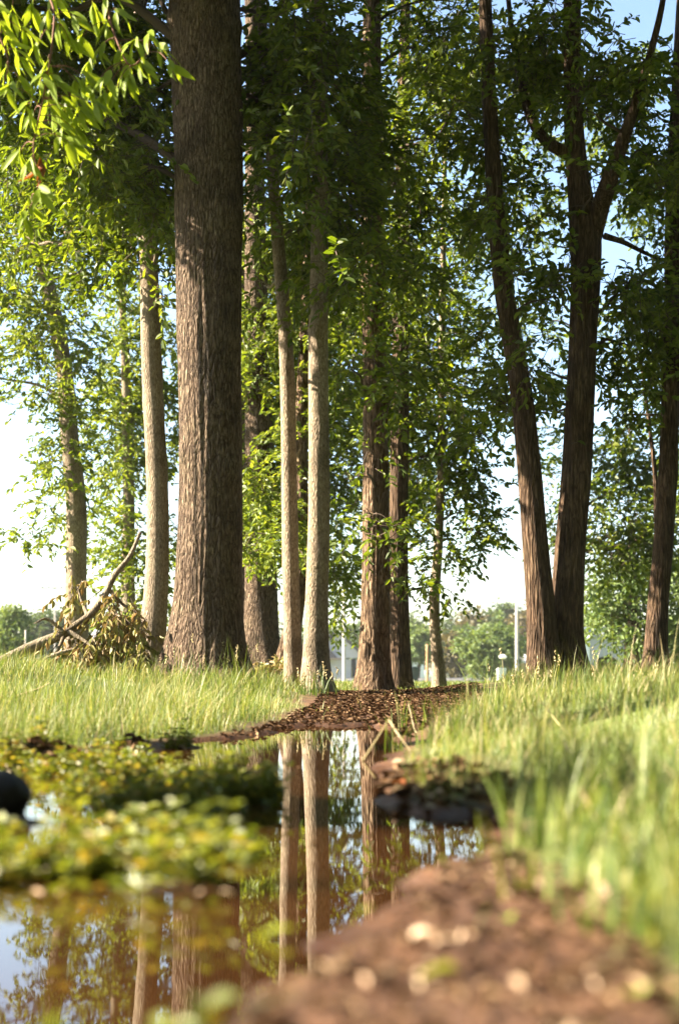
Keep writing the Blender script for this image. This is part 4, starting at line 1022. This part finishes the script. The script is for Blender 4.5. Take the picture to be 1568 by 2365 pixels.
litter('leaf_litter', 'pinkish leaf litter on the right spit of the bank', [(885, 1785), (900, 1770), (980, 1760), (1090, 1775), (1190, 1830), (1190, 1895), (1060, 1890), (955, 1888), (895, 1850)], 500, 0.035, 'litter', 0.03, tilt=0.3)
litter('leaf_litter', 'brown leaf litter along the left shore', [(-100, 1760), (120, 1745), (330, 1712), (450, 1705), (450, 1725), (330, 1745), (120, 1785), (-100, 1800)], 900, 0.04, 'litter', 0.02)
litter('leaf_litter', 'small pale leaf scraps strewn over the near mud', [(650, 2275), (830, 2200), (980, 2060), (1100, 1990), (1290, 2020), (1420, 2080), (1568, 2180), (1750, 2330), (1800, 2500), (560, 2500)], 90, 0.018, 'litter_pale', 0.02, tilt=0.5)
litter('leaf_litter', 'scraps of leaf floating on the puddle', [(560, 1712), (860, 1690), (900, 1770), (890, 1840), (1100, 1930), (1000, 2030), (760, 2220), (560, 2330), (200, 2360), (300, 2120), (640, 2080), (660, 1900)], 80, 0.014, 'litter', 0.0, water_ok=True, tilt=0.05)
FL = {k: leaf_mesh('fallen_leaf', 0.05, 0.028, 0.25, 0.4, M[k], 0.08, 5) for k in ('litter_pale', 'litter_green', 'litter_red')}
def fallen(label, spots, mat, s0, group=None):
    ordn = ['leftmost', 'second', 'third', 'fourth', 'fifth', 'sixth', 'seventh', 'eighth', 'ninth', 'tenth', 'eleventh']
    spots = sorted(spots)
    for i_, (u, v, s) in enumerate(spots):
        lab = label
        if len(spots) > 1:
            lab = label + (', ' + ('leftmost' if i_ == 0 else 'rightmost' if i_ == len(spots) - 1 else ordn[i_] + ' from the left') + ' of these')
        q = on_plane(u, v, 0.03)
        gz = float(ground_z(np.array([q[0]]), np.array([q[1]]))[0])
        q = on_plane(u, v, max(gz, 0.0))
        gz = max(float(ground_z(np.array([q[0]]), np.array([q[1]]))[0]), 0.0)
        o = bpy.data.objects.new('fallen_leaf', FL[mat]); COL.objects.link(o)
        o.location = (q[0], q[1], gz + 0.012)
        o.rotation_euler = (rng.normal() * 0.3, rng.normal() * 0.3, rng.random() * 6.28)
        sc_ = s * s0; o.scale = (sc_, sc_, sc_)
        tag(o, lab, 'leaf', group)
fallen('pale blurred fallen leaf on the near brown mud', [(1165, 2050, .5), (1215, 2038, .8), (1230, 2065, .7), (1370, 2075, .9), (1410, 2100, 1.), (1000, 2215, .6), (1410, 2245, 1.1), (1180, 2290, .6), (850, 2270, .5), (1540, 2270, 1.), (950, 2195, .6)], 'litter_pale', 0.7, 'pale leaves on the near mud')
fallen('bright green fallen leaf on the near brown mud', [(1020, 2010, .9), (1170, 2140, .8), (1053, 2258, .9), (1240, 2085, .8), (1480, 2330, 1.), (860, 2100, .6)], 'litter_green', 0.75, 'green leaves on the near mud')
fallen('bright green leaf afloat over the slim pair reflection', [(680, 2170, 1.0)], 'litter_green', 0.9)
fallen('white curled leaf at the bottom edge of the puddle', [(520, 2335, .8)], 'litter_pale', 0.7)
fallen('white leaf resting on the near weed mat', [(457, 2086, .8)], 'litter_pale', 0.7)
fallen('small pale leaf caught in the left weed mats', [(75, 2080, .6), (150, 2075, .5), (330, 2005, .5), (510, 2080, .5), (640, 2060, .5), (205, 1845, .6)], 'litter_pale', 0.6, 'pale leaves among the weeds')
fallen('orange red leaf lying on the right spit', [(932, 1842, 1.2)], 'litter_red', 0.9)
fallen('large white leaf lying on the left shore', [(388, 1730, 2.0)], 'litter_pale', 0.9)
fallen('pale leaf on the right spit above its shadowed edge', [(960, 1852, .9), (985, 1865, .7), (1010, 1800, .7), (1030, 1845, .8), (1090, 1850, .8), (1110, 1830, .7), (930, 1770, .9)], 'litter_pale', 0.8, 'pale leaves on the right spit')

# ---------------------------------------------------------------- dark stone at the left edge
b_ = on_plane(5, 1884)
me = bpy.data.meshes.new('stone')
import bmesh
bmm = bmesh.new(); bmesh.ops.create_icosphere(bmm, subdivisions=4, radius=1.0)
for v_ in bmm.verts:
    q = np.array(v_.co)
    f = 0.85 + 0.35 * float(fbm(q * 1.6 + 5, 3)) 
    v_.co = Vector((q[0] * 0.058 * f, q[1] * 0.07 * f, q[2] * 0.055 * f))
bmm.to_mesh(me); bmm.free()
for po in me.polygons: po.use_smooth = True
st = link('stone', me, plain('near black stone', (0.012, 0.010, 0.009), 0.6, 0.3, 60, 0.3, 0, 0.4))  # near-black base colour all over
st.location = (b_[0] - 0.012, b_[1] + 0.05, 0.036)
tag(st, 'dark rounded stone at the left edge of the puddle', 'stone')

# ---------------------------------------------------------------- fallen limb with withered leaves
fy = 13.0
b_ = gnd(60, fy)
root = thing('fallen_limb', 'broken tree limb with withered leaves lying on the left bank', 'branch', b_)
main = [at(-30, 1560, fy), at(10, 1528, fy), at(90, 1488, fy + 0.1), at(150, 1462, fy + 0.1), at(205, 1425, fy + 0.2), at(240, 1380, fy + 0.3), at(265, 1330, fy + 0.3), at(300, 1285, fy + 0.4), at(325, 1230, fy + 0.5)]
pp = smooth_path(main, 60)
MB().tube(pp, np.linspace(0.062, 0.016, 60), 12, bark_fn(0.06, 3, 3, -9, 0, 3)).build('limb', M['dead_wood'], root, b_, True)
sb = MB()
subs = [[at(150, 1462, fy + .1), at(140, 1490, fy), at(120, 1515, fy - .1), at(60, 1530, fy - .2)], [at(235, 1385, fy + .3), at(270, 1420, fy + .2), at(310, 1450, fy), at(335, 1475, fy - .1)],
        [at(205, 1425, fy + .2), at(190, 1390, fy + .4), at(180, 1355, fy + .5)], [at(160, 1458, fy), at(210, 1490, fy - .1), at(245, 1530, fy - .2)], [at(150, 1462, fy), at(110, 1430, fy), at(80, 1440, fy - .1)],
        [at(250, 1360, fy + .3), at(290, 1400, fy + .4), at(320, 1400, fy + .5)], [at(120, 1515, fy - .1), at(170, 1500, fy - .1), at(230, 1500, fy - .1)]]
for s_ in subs:
    q = smooth_path(s_, 14); sb.tube(q, np.linspace(0.022, 0.005, 14), 7)
sb.build('side_branches', M['dead_wood'], root, b_, True)
cl = []
for (u, v, ru, rv, dn) in [(190, 1360, 26, 50, 0.7), (220, 1400, 36, 40, 0.6), (260, 1420, 44, 50, 1.2), (290, 1460, 50, 50, 1.5), (250, 1490, 50, 46, 1.4), (320, 1500, 36, 50, 1.4), (330, 1440, 26, 40, 1.0), (200, 1500, 50, 36, 1.0), (140, 1500, 40, 34, 0.8), (190, 1530, 80, 16, 1.0), (290, 1390, 40, 40, 0.6), (150, 1450, 26, 16, 0.9)]:
    q = at(u, v, fy + 0.1)
    cl.append((q[0], q[1], q[2], ru / FPX * fy, 0.35, rv / FPX * fy, 140 * dn * math.pi * ru * rv / FPX ** 2 * fy * fy, 0.95))
lv, lf, tv, tf = foliage(cl, 0.085, k=11, gap=0.46, gap_scale=3.2, droop=0.9, seed=9, spray=0.28, hang=1.1)
# withered leaves hang down: stretch leaf direction by gravity is in the droop above
mb = MB(); mb.add_arr(lv, lf); mb.build('leaves', M['dead_leaf'], root, b_)
mb = MB(); mb.add_arr(tv, tf); mb.build('twigs', M['twig'], root, b_)['kind'] = 'stuff'
# withered debris at the foot of the second row
q0 = at(650, 1555, 17.5)
cl = [(q0[0], q0[1], q0[2] + 0.05, 0.28, 0.3, 0.12, 70, 0.9)]
lv, lf, tv, tf = foliage(cl, 0.09, k=8, gap=0.2, seed=19, spray=0.2)
mb = MB(); mb.add_arr(lv, lf); o = mb.build('dead_brush', M['dead_leaf'], None, q0); o.location = q0
tag(o, 'heap of rusty withered leaves at the foot of the trunks behind the slim pair', 'brush', None, 'stuff')
# ---------------------------------------------------------------- grove trees right of and behind the camera, unseen, added to cut sky light
def added_grove_mesh(seed):
    S = smooth_path([(0, 0, -0.3, 0.34), (0, 0, 0, 0.32), (0.1, 0, 4, 0.26), (0, 0.1, 9, 0.16), (0, 0, 13, 0.03)], 40)
    tm_ = MB().tube(S[:, :3], S[:, 3], 24, bark_fn(0.04, 0.4, 4, 0, 0.3, seed))
    cl = []
    for k in range(18):
        th = k * 2.4; z = 1.8 + 0.68 * k; rr = 3.2 * math.sqrt(max(0.1, 1 - ((z - 7) / 7.5) ** 2))
        cl.append((math.cos(th) * rr * 0.8, math.sin(th) * rr * 0.8, z, 2.2, 2.2, 1.1, 60, 3.2))
    lv, lf, tv, tf = foliage(cl, 0.095, seed=seed, gap=0.2, gap_scale=0.7)
    cm = MB(); cm.add_arr(lv, lf)
    return tm_, cm
GM = None
for k, (gx_, gy_) in enumerate([(8.5, 3.0), (10.0, 9.0), (7.0, -3.5), (1.5, -8.0), (-5.0, -8.5), (11.5, 15.5), (12.5, 4.0), (12.0, -4.0), (5.5, -9.5), (-10.0, -6.0), (-1.5, -13.0), (9.0, -12.0), (13.5, 21.0), (-8.0, -13.0)]):
    b_ = np.array((gx_, gy_, float(ground_z(np.array([gx_]), np.array([gy_]))[0])))
    root = thing('oak_tree', 'leafy park tree beyond the picture, added to cut sky light', 'tree', b_, 'added trees around the clearing')
    root.rotation_euler.z = k * 1.7
    if GM is None:
        tm_, cm = added_grove_mesh(300)
        GM = (tm_.build('trunk', M['bark_brown'], root, (0, 0, 0), True), cm.build('crown', M['leaf'], root))
    else:
        for src in GM:
            c_ = src.copy(); COL.objects.link(c_); c_.parent = root
# ---------------------------------------------------------------- far background
M['asphalt'] = plain('asphalt', (0.15, 0.135, 0.13), 0.85, 0.12, 0.6)
M['cream'] = plain('cream siding', (0.50, 0.46, 0.46), 0.8, 0.05, 3)
M['white'] = plain('white paint', (0.74, 0.74, 0.72), 0.6, 0.04, 4)
M['roof_brown'] = plain('brown shingles', (0.12, 0.10, 0.11), 0.9, 0.2, 12)
M['roof_pink'] = plain('dusty red roof', (0.26, 0.19, 0.18), 0.9, 0.12, 10)
M['fascia'] = plain('tan fascia', (0.34, 0.24, 0.18), 0.8, 0.08, 6)
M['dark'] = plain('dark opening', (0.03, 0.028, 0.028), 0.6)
M['glass'] = plain('window glass', (0.03, 0.04, 0.05), 0.1, 0.1, 4, 0.6)
M['pole'] = plain('weathered pole', (0.42, 0.38, 0.34), 0.9, 0.15, 6)
M['wood_orange'] = plain('orange wood post', (0.42, 0.22, 0.11), 0.9, 0.12, 8)
M['bin'] = plain('dark green plastic', (0.02, 0.035, 0.028), 0.5)
M['blue'] = plain('blue panel', (0.05, 0.12, 0.42), 0.5)
M['grey'] = plain('grey and shaded wall', (0.34, 0.34, 0.35), 0.85, 0.08, 2)  # plain grey; on the shed front the shade is put into the colour

def GZ1(x, y): return float(ground_z(np.array([float(x)]), np.array([float(y)]))[0])
# road
xs = np.linspace(-300, 300, 61)
rb = MB()
V = []
for yy in (92.0, 122.0):
    V += [(x, yy, max(GZ1(x, 92), GZ1(x, 122)) + 0.02) for x in xs]
rb.add(V, [(k, k + 1, k + 62, k + 61) for k in range(60)])
tag(rb.build('road', M['asphalt']), 'grey asphalt road crossing beyond the lawn', None, None, 'structure')
kb = MB()
for yy in (91.6, 122.0):
    kb.box(-300, 300, yy, yy + 0.35, -0.5, -0.17)
tag(kb.build('kerb', plain('concrete kerb', (0.36, 0.34, 0.32), 0.9)), 'pale concrete kerbs of the road', None, None, 'structure')

def rel(u, Y): return at(u, HOR, Y)[0]
# gabled house between the slim pair and the rough trunk
Y = 150.0
x0, x1 = rel(690, Y), rel(826, Y)
zb = -0.45
s = Y / FPX
base = np.array(((x0 + x1) / 2, Y, zb))
h = thing('house', 'pale gabled house with brown roof seen right of the slim pair', 'house', base)
wl = MB(); wl.box(x0, x1, Y, Y + 9, zb, zb + 4.0 * 0.0 + (1566 - 1520) * s); wl.build('wall', M['cream'], h, base)
xr0, xr1 = rel(700, Y), rel(834, Y)
zt = CAM_H + (HOR - 1520) * s
rp_ = MB(); rp_.prism([(xr0 - 1, zt), (xr1 - 2.5, zt), (xr1 - 3.8, zt + 1.5), (xr0, zt + 1.5)], Y - 0.8, Y - 0.1); rp_.build('porch_roof', M['roof_brown'], h, base)
fb = MB(); fb.box(x0 - 0.6, rel(795, Y), Y - 0.85, Y - 0.7, zt - 0.22, zt - 0.0); fb.build('fascia', M['fascia'], h, base)
gx0, gx1, gxm = rel(745, Y), rel(830, Y), rel(780, Y)
gw = MB(); gw.prism([(gx0, zt), (gx1, zt), (gx1, zt + 0.5), (gxm, zt + 2.6), (gx0, zt + 1.2)], Y - 0.05, Y + 0.25); gw.build('gable', M['cream'], h, base)
rf = MB()
rf.add([(gxm, Y - 0.4, zt + 2.9), (gx1 + 0.4, Y - 0.4, zt + 0.5), (gx1 + 0.4, Y + 9.2, zt + 0.5), (gxm, Y + 9.2, zt + 2.9), (gxm, Y - 0.4, zt + 2.7), (gx1 + 0.4, Y - 0.4, zt + 0.3), (gx1 + 0.4, Y + 9.2, zt + 0.3), (gxm, Y + 9.2, zt + 2.7),
        (x0 - 0.5, Y - 0.4, zt + 0.6), (x0 - 0.5, Y + 9.2, zt + 0.6), (x0 - 0.5, Y - 0.4, zt + 0.4), (x0 - 0.5, Y + 9.2, zt + 0.4)],
       [(0, 1, 2, 3), (4, 7, 6, 5), (0, 4, 5, 1), (1, 5, 6, 2), (2, 6, 7, 3), (0, 3, 9, 8), (4, 10, 11, 7), (0, 8, 10, 4), (3, 7, 11, 9), (8, 9, 11, 10)])
rf.build('roof', M['roof_brown'], h, base)
dr = MB(); dr.box(rel(811, Y), rel(822, Y), Y - 0.06, Y + 0.05, zb, zb + 2.15); dr.build('door', M['dark'], h, base)
wd = MB(); wd.box(rel(762, Y), rel(772, Y), Y - 0.05, Y + 0.05, zt + 0.7 + 0.9, zt + 1.3 + 0.9); wd.build('window', M['glass'], h, base)
# small white outbuilding
Y = 165.0; s = Y / FPX
x0, x1 = rel(915, Y), rel(979, Y); zb = -0.4
zt = CAM_H + (HOR - 1524) * s
base = np.array(((x0 + x1) / 2, Y, zb))
h = thing('shed', 'small white shed with dusty red roof beyond the road', 'shed', base)
w_ = MB(); w_.box(x0, x1, Y, Y + 5, zb, zt); w_.build('wall', M['white'], h, base)
r_ = MB(); r_.add([(x0 - .2, Y - .3, zt), (x1 + .1, Y - .3, zt), (x1 - .1, Y + 2.5, zt + 1.0), (x0 - .2, Y + 2.5, zt + 1.0), (x1 + .1, Y + 5.3, zt), (x0 - .2, Y + 5.3, zt)], [(0, 1, 2, 3), (3, 2, 4, 5), (1, 4, 2), (0, 3, 5), (0, 5, 4, 1)]); r_.build('roof', M['roof_pink'], h, base)
d_ = MB(); d_.box(rel(945, Y), rel(954, Y), Y - 0.06, Y + 0.02, zb, zb + 1.9); d_.build('door', M['grey'], h, base)
# wheeled bin
Y = 88.0; q = np.array((rel(957, Y), Y, GZ1(rel(957, Y), Y)))
h = thing('wheeled_bin', 'dark green wheeled bin standing before the white shed', 'bin', q)
b_ = MB(); b_.add([(q[0] + sx * a_, q[1] + sy * a_, q[2] + z_) for z_, a_ in ((0.08, 0.20), (0.85, 0.27)) for sx, sy in ((-1, -1), (1, -1), (1, 1), (-1, 1))], [(3, 2, 1, 0), (4, 5, 6, 7), (0, 1, 5, 4), (1, 2, 6, 5), (2, 3, 7, 6), (3, 0, 4, 7)]); b_.build('body', M['bin'], h, q)
l_ = MB(); l_.prism([(q[0] - .3, q[2] + .85), (q[0] + .3, q[2] + .85), (q[0] + .28, q[2] + .92), (q[0], q[2] + .96), (q[0] - .28, q[2] + .92)], q[1] - .3, q[1] + .3); l_.build('lid', M['bin'], h, q)
for sx in (-.2, .2):
    wv = MB(); wv.tube([(q[0] + sx - .03, q[1] + .2, q[2] + .09), (q[0] + sx + .03, q[1] + .2, q[2] + .09)], [.09, .09], 12); wv.build('wheel', M['dark'], h, q)

def pole(label, u, vtop, Y, w, mat, arms=(), cat='pole', name='utility_pole', lean=0.0):
    x = rel(u, Y); z0 = GZ1(x, Y); top = at(u + lean, vtop, Y)
    base = np.array((x, Y, z0))
    h = thing(name, label, cat, base)
    r = w * 0.5 / FPX * Y
    P_ = smooth_path([(x, Y, z0 - 0.4), (x, Y, z0), (top[0], Y, top[2])], 12)
    MB().tube(P_, np.linspace(r * 1.1, r * 0.7, 12), 12).build('shaft', M[mat], h, base, True)
    for (dz, half, kind) in arms:
        a_ = MB()
        if kind == 'cross':
            a_.box(top[0] - half, top[0] + half, Y - 0.06, Y + 0.06, top[2] - dz - 0.07, top[2] - dz + 0.07); a_.build('crossarm', M[mat], h, base)
            for f in (-0.9, -0.45, 0.45, 0.9):
                i_ = MB(); i_.tube([(top[0] + f * half, Y, top[2] - dz + 0.06), (top[0] + f * half, Y, top[2] - dz + 0.3)], [0.05, 0.03], 8); i_.build('insulator', M['dark'], h, base)
        else:
            a_.tube(smooth_path([(top[0], Y, top[2] - dz), (top[0] + half * 0.5, Y, top[2] - dz + 0.25), (top[0] + half, Y, top[2] - dz + 0.2)], 8), np.full(8, 0.05), 8); a_.build('arm', M[mat], h, base)
            c_ = MB(); c_.box(top[0] + half - 0.3, top[0] + half + 0.3, Y - 0.12, Y + 0.12, top[2] - dz + 0.12, top[2] - dz + 0.26); c_.build('lamp_head', M['grey'], h, base)
    return h
pole('pale pole standing before the gabled house', 795, 1330, 85, 10, 'pole', [(0.2, 1.0, 'cross')])
pole('tall plain pale pole left of the forked tree', 1193, 1378, 80, 9.5, 'pole', (), 'pole', 'utility_pole')
pole('short orange wooden post left of the thinnest trunk', 986, 1488, 80, 7, 'wood_orange', (), 'post', 'wooden_post')
pole('thin distant utility pole with crossarm above the left trees', 128, 1348, 130, 4, 'pole', [(0.4, 1.3, 'cross')])
pole('short weathered post in the far left meadow', 60, 1455, 60, 5, 'pole', (), 'post', 'wooden_post')
# white cabinet, globe lamp
Y = 60.0; x = rel(1158, Y); q = np.array((x, Y, GZ1(x, Y)))
h = thing('utility_cabinet', 'white utility cabinet at the grass edge left of the pale pole', 'cabinet', q)
w_ = MB(); w_.box(x - .18, x + .18, Y - .15, Y + .15, q[2], q[2] + .55); w_.build('body', M['white'], h, q)
c_ = MB(); c_.prism([(x - .21, q[2] + .553), (x + .21, q[2] + .553), (x + .15, q[2] + .62), (x - .15, q[2] + .62)], Y - .18, Y + .18); c_.build('lid', M['white'], h, q)
d_ = MB(); d_.box(x - .14, x + .14, Y - .165, Y - .15, q[2] + .05, q[2] + .5); d_.build('door', M['white'], h, q)
Y = 75.0; x = rel(1161, Y); z0 = GZ1(x, Y); zt = at(1161, 1517, Y)[2]; q = np.array((x, Y, z0))
h = thing('globe_lamp', 'round white globe lamp on a thin post before the green bush', 'lamp', q)
MB().tube([(x, Y, z0), (x, Y, zt - .1)], [.03, .03], 8).build('post', M['dark'], h, q)
bmm = bmesh.new(); bmesh.ops.create_uvsphere(bmm, u_segments=20, v_segments=12, radius=0.2)
for v_ in bmm.verts: v_.co.z *= 0.62
me = bpy.data.meshes.new('globe'); bmm.to_mesh(me); bmm.free()
o = link('globe', me, M['white'], h); o.location = (0, 0, zt - z0)
# low grey roofed building behind the pale pole
Y = 120.0; s = Y / FPX
x0, x1 = rel(1170, Y), rel(1262, Y); zb = -0.4; zt = CAM_H + (HOR - 1528) * s; base = np.array(((x0 + x1) / 2, Y, zb))
h = thing('house', 'low house with grey roof hidden behind the pale pole and forked tree', 'house', base)
w_ = MB(); w_.box(x0 + .2, x1, Y + 6, Y + 11, zb, zt); w_.build('wall', M['fascia'], h, base)
f_ = MB(); f_.box(x0, x1, Y + 5.6, Y + 5.8, zt - .1, zt + .12); f_.build('fascia', M['white'], h, base)
r_ = MB(); r_.add([(x0, Y + 5.6, zt + .12), (x1, Y + 5.6, zt + .12), (x1 - .8, Y + 8.5, zt + .85), (x0 + .8, Y + 8.5, zt + .85), (x1, Y + 11.4, zt + .12), (x0, Y + 11.4, zt + .12)], [(0, 1, 2, 3), (3, 2, 4, 5), (1, 4, 2), (0, 3, 5), (0, 5, 4, 1)]); r_.build('roof', M['grey'], h, base)
for uu in (1200, 1216):
    d_ = MB(); d_.box(rel(uu, Y), rel(uu + 7, Y), Y + 5.93, Y + 6.02, zb + .7, zb + 1.3); d_.build('window', M['glass'], h, base)
# white shed with arched opening right of the forked tree
Y = 70.0; s = Y / FPX
zb = GZ1(rel(1390, Y), Y) - .1
X = lambda u: rel(u + 14, Y)
Z = lambda v: CAM_H + (HOR - v) * s
base = np.array((X(1390), Y, zb))
h = thing('shed', 'white shed with a dark arched opening right of the forked tree', 'shed', base)
arch = [(X(1364), zb)] + [(X(1364) + (X(1410) - X(1364)) * 0.5 * (1 - math.cos(t)), Z(1530) + (Z(1517) - Z(1530)) * math.sin(t) ** 0.5) for t in np.linspace(0.0, math.pi, 11)] + [(X(1410), zb)]
poly = [(X(1349), zb), (X(1349), Z(1472)), (X(1436), Z(1472)), (X(1436), zb)] + arch[::-1]
w_ = MB(); w_.prism(poly, Y, Y + 0.25); w_.build('front_wall', M['grey'], h, base)  # front coloured grey for the shade on it
w_ = MB()
w_.add([(X(1349) - .02, Y - .03, zb), (X(1349) - .02, Y + 4, zb), (X(1349) - .02, Y + 4, Z(1470)), (X(1349) - .02, Y - .03, Z(1470)), (X(1345) - .2, Y - .03, zb), (X(1345) - .2, Y + 4, zb), (X(1345) - .2, Y + 4, Z(1476)), (X(1345) - .2, Y - .03, Z(1476))],
       [(0, 1, 2, 3), (7, 6, 5, 4), (0, 3, 7, 4), (1, 5, 6, 2), (3, 2, 6, 7), (0, 4, 5, 1)]); w_.build('side_wall', M['white'], h, base)  # end facing the sun coloured white to look sunlit
w_ = MB(); w_.box(X(1349), X(1436), Y + 3.8, Y + 4, zb, Z(1473)); w_.build('back_wall', M['dark'], h, base)  # coloured dark to stand for the shade inside the arch
w_ = MB(); w_.box(X(1432), X(1436), Y + .26, Y + 3.79, zb, Z(1473)); w_.build('side_wall', M['grey'], h, base)
r_ = MB(); r_.box(X(1347), X(1438), Y - .15, Y + 4.1, Z(1472) + .005, Z(1468)); r_.build('roof', M['grey'], h, base)
# blue and white sign farther behind
Y = 95.0; zt = at(1372, 1448, Y)[2]; z1 = at(1372, 1463, Y)[2]; xa, xb = rel(1346, Y), rel(1400, Y); z0 = GZ1(xa, Y); q = np.array(((xa + xb) / 2, Y, z0))
h = thing('roadside_sign', 'white sign panel with blue marks behind the white shed', 'sign', q)
p_ = MB(); p_.box(xa, xb, Y, Y + .12, z1, zt); p_.build('panel', M['white'], h, q)
for k in range(5):
    xx = xa + (xb - xa) * (0.08 + 0.18 * k)
    m_ = MB(); m_.box(xx, xx + (xb - xa) * 0.11, Y - .02, Y - .001, z1 + (zt - z1) * .25, z1 + (zt - z1) * .8); m_.build('blue_mark', M['blue'], h, q)
for xx in (xa + .15, xb - .15):
    m_ = MB(); m_.tube([(xx, Y + .2, z0 - .2), (xx, Y + .2, zt)], [.05, .05], 10); m_.build('post', M['grey'], h, q)
# pale house far left behind the fallen limb
Y = 140.0; s = Y / FPX; X = lambda u: rel(u, Y); Z = lambda v: CAM_H + (HOR - v) * s
base = np.array((X(235), Y, -.4))
h = thing('house', 'pale house glimpsed behind the withered leaves on the left', 'house', base)
w_ = MB(); w_.box(X(205), X(268), Y, Y + 7, -.4, Z(1482)); w_.build('wall', M['cream'], h, base)
r_ = MB(); zr = Z(1482); r_.add([(X(202), Y - .3, zr), (X(271), Y - .3, zr), (X(262), Y + 3.5, Z(1440)), (X(211), Y + 3.5, Z(1440)), (X(271), Y + 7.3, zr), (X(202), Y + 7.3, zr)], [(0, 1, 2, 3), (3, 2, 4, 5), (1, 4, 2), (0, 3, 5), (0, 5, 4, 1)]); r_.build('roof', M['grey'], h, base)
for uu in (214, 236, 252):
    d_ = MB(); d_.box(X(uu), X(uu + 8), Y - .05, Y + .05, Z(1520), Z(1498)); d_.build('window', M['glass'], h, base)

# ---------------------------------------------------------------- far trees: each a trunk and a crown of leaf faces
def far_tree(label, u, vtop, Y, width, mat, seed, shape='round', group='trees along the far horizon', n=2600, ls=None):
    x = rel(u, Y); z0 = GZ1(x, Y); zt = at(u, vtop, Y)[2]
    H = zt - z0; rw = width * 0.5 / FPX * Y
    base = np.array((x, Y, z0))
    h = thing('far_tree', label, 'tree', base, group)
    S_ = smooth_path([(x, Y, z0 - .3, .03 * H), (x + .02 * H, Y, z0 + .3 * H, .024 * H), (x, Y, z0 + .75 * H, .008 * H)], 14)
    MB().tube(S_[:, :3], S_[:, 3], 10).build('trunk', M['bark_brown'], h, base, True)
    r_ = np.random.default_rng(seed)
    cl = []
    nb_ = 16
    for k in range(nb_):
        if shape == 'round':
            th, ph = r_.random() * 6.28, r_.random()
            zc = z0 + H * (0.28 + 0.58 * ph); rr = rw * math.sqrt(max(0.05, 1 - (2 * ph - 0.9) ** 2)) * 0.72
        else:
            th, ph = r_.random() * 6.28, r_.random()
            zc = z0 + H * (0.10 + 0.78 * ph); rr = rw * (1 - ph * 0.75) * 0.7
        cl.append((x + math.cos(th) * rr, Y + math.sin(th) * rr, zc, rw * 0.42, rw * 0.42, H * 0.15, n / nb_ / 6, 1.0))
    l_ = ls or max(0.22, 0.0035 * Y * 0.9)
    lv, lf, tv, tf = foliage(cl, l_, k=8, gap=0.3, gap_scale=2.0 / max(rw, .5), seed=seed, spray=l_ * 2.6)
    mb = MB(); mb.add_arr(lv, lf); mb.build('crown', M[mat], h, base)
    return h
FT = [('pale green round bush tree left of the pale pole', 1135, 1425, 100, 130, 'leaf_pale', 1, 5200), ('small pale tree behind the orange post', 965, 1438, 130, 80, 'leaf_pale', 2, 3000),
      ('russet tree on the skyline between thinnest trunk and pale pole', 1090, 1405, 190, 80, 'leaf_rust', 3, 2600), ('dark tree on the skyline just right of the straight dark trunk', 958, 1410, 190, 80, 'leaf_far', 4, 2600),
      ('tallest far tree right behind the pale pole', 1165, 1392, 200, 100, 'leaf_far', 5, 3000), ('brownish tree at the foot of the thinnest trunk', 1040, 1460, 140, 60, 'leaf_rust', 6, 2600),
      ('skyline tree right of the thinnest trunk', 1040, 1408, 195, 80, 'leaf_far', 7, 2600), ('skyline tree partly hidden by the left forked stem', 1215, 1400, 185, 90, 'leaf_rust', 8, 2600),
      ('low dark tree filling the skyline left of the russet one', 1065, 1430, 180, 90, 'leaf_far', 9, 2600), ('dark low tree behind the rough trunk', 890, 1440, 180, 110, 'leaf_far', 10, 2600),
      ('dark tree behind the gabled house', 815, 1440, 190, 120, 'leaf_far', 11, 2600), ('dark tree left behind the gabled house', 740, 1430, 200, 110, 'leaf_far', 12, 2400), ('low green tree between pale pole and forked tree', 1235, 1450, 140, 90, 'leaf_far', 15, 2600),
      ('dark green tree right of the thin utility pole', 160, 1398, 150, 110, 'leaf_far', 13, 3000), ('dark green low tree left of the thin utility pole', 95, 1405, 150, 80, 'leaf_far', 14, 3000), ('low tree behind the far left leaning trunk', 225, 1430, 170, 110, 'leaf_far', 16, 2400),
      ('far green tree half hidden by the right edge trunk', 1545, 1400, 110, 150, 'leaf_far', 17, 3000), ('distant green tree behind the slender grey tree', 330, 1420, 180, 110, 'leaf_far', 18, 2200), ('distant green tree behind the slim pair and thick trunk', 640, 1430, 180, 130, 'leaf_far', 19, 2200),
      ('far green tree behind the white shed', 1400, 1390, 130, 160, 'leaf_far', 20, 3000)]
for (lb, u, vt, Y, wd, mt, sd, n_) in FT:
    far_tree(lb, u, vt, Y, wd, mt, 200 + sd, n=n_)
far_tree('pointed bluish green tree at the far left edge', 28, 1388, 75, 90, 'leaf_pale', 231, 'cone', n=4200)
far_tree('pointed bluish tree cut by the left picture edge', -40, 1400, 80, 90, 'leaf_pale', 232, 'cone', n=3200)

# ---------------------------------------------------------------- thin evening haze
m, nt, out = newmat('evening haze')
pv = N(nt, 'ShaderNodeVolumePrincipled')
pv.inputs['Color'].default_value = (0.93, 0.95, 1.0, 1)
pv.inputs['Density'].default_value = 0.00017
pv.inputs['Anisotropy'].default_value = 0.2
nt.links.new(pv.outputs[0], out.inputs['Volume'])
hz = MB().box(-900, 900, -60, 1700, -3.0, 34.0).build('haze', m)
tag(hz, 'pale evening haze over the whole park', 'haze', None, 'stuff')
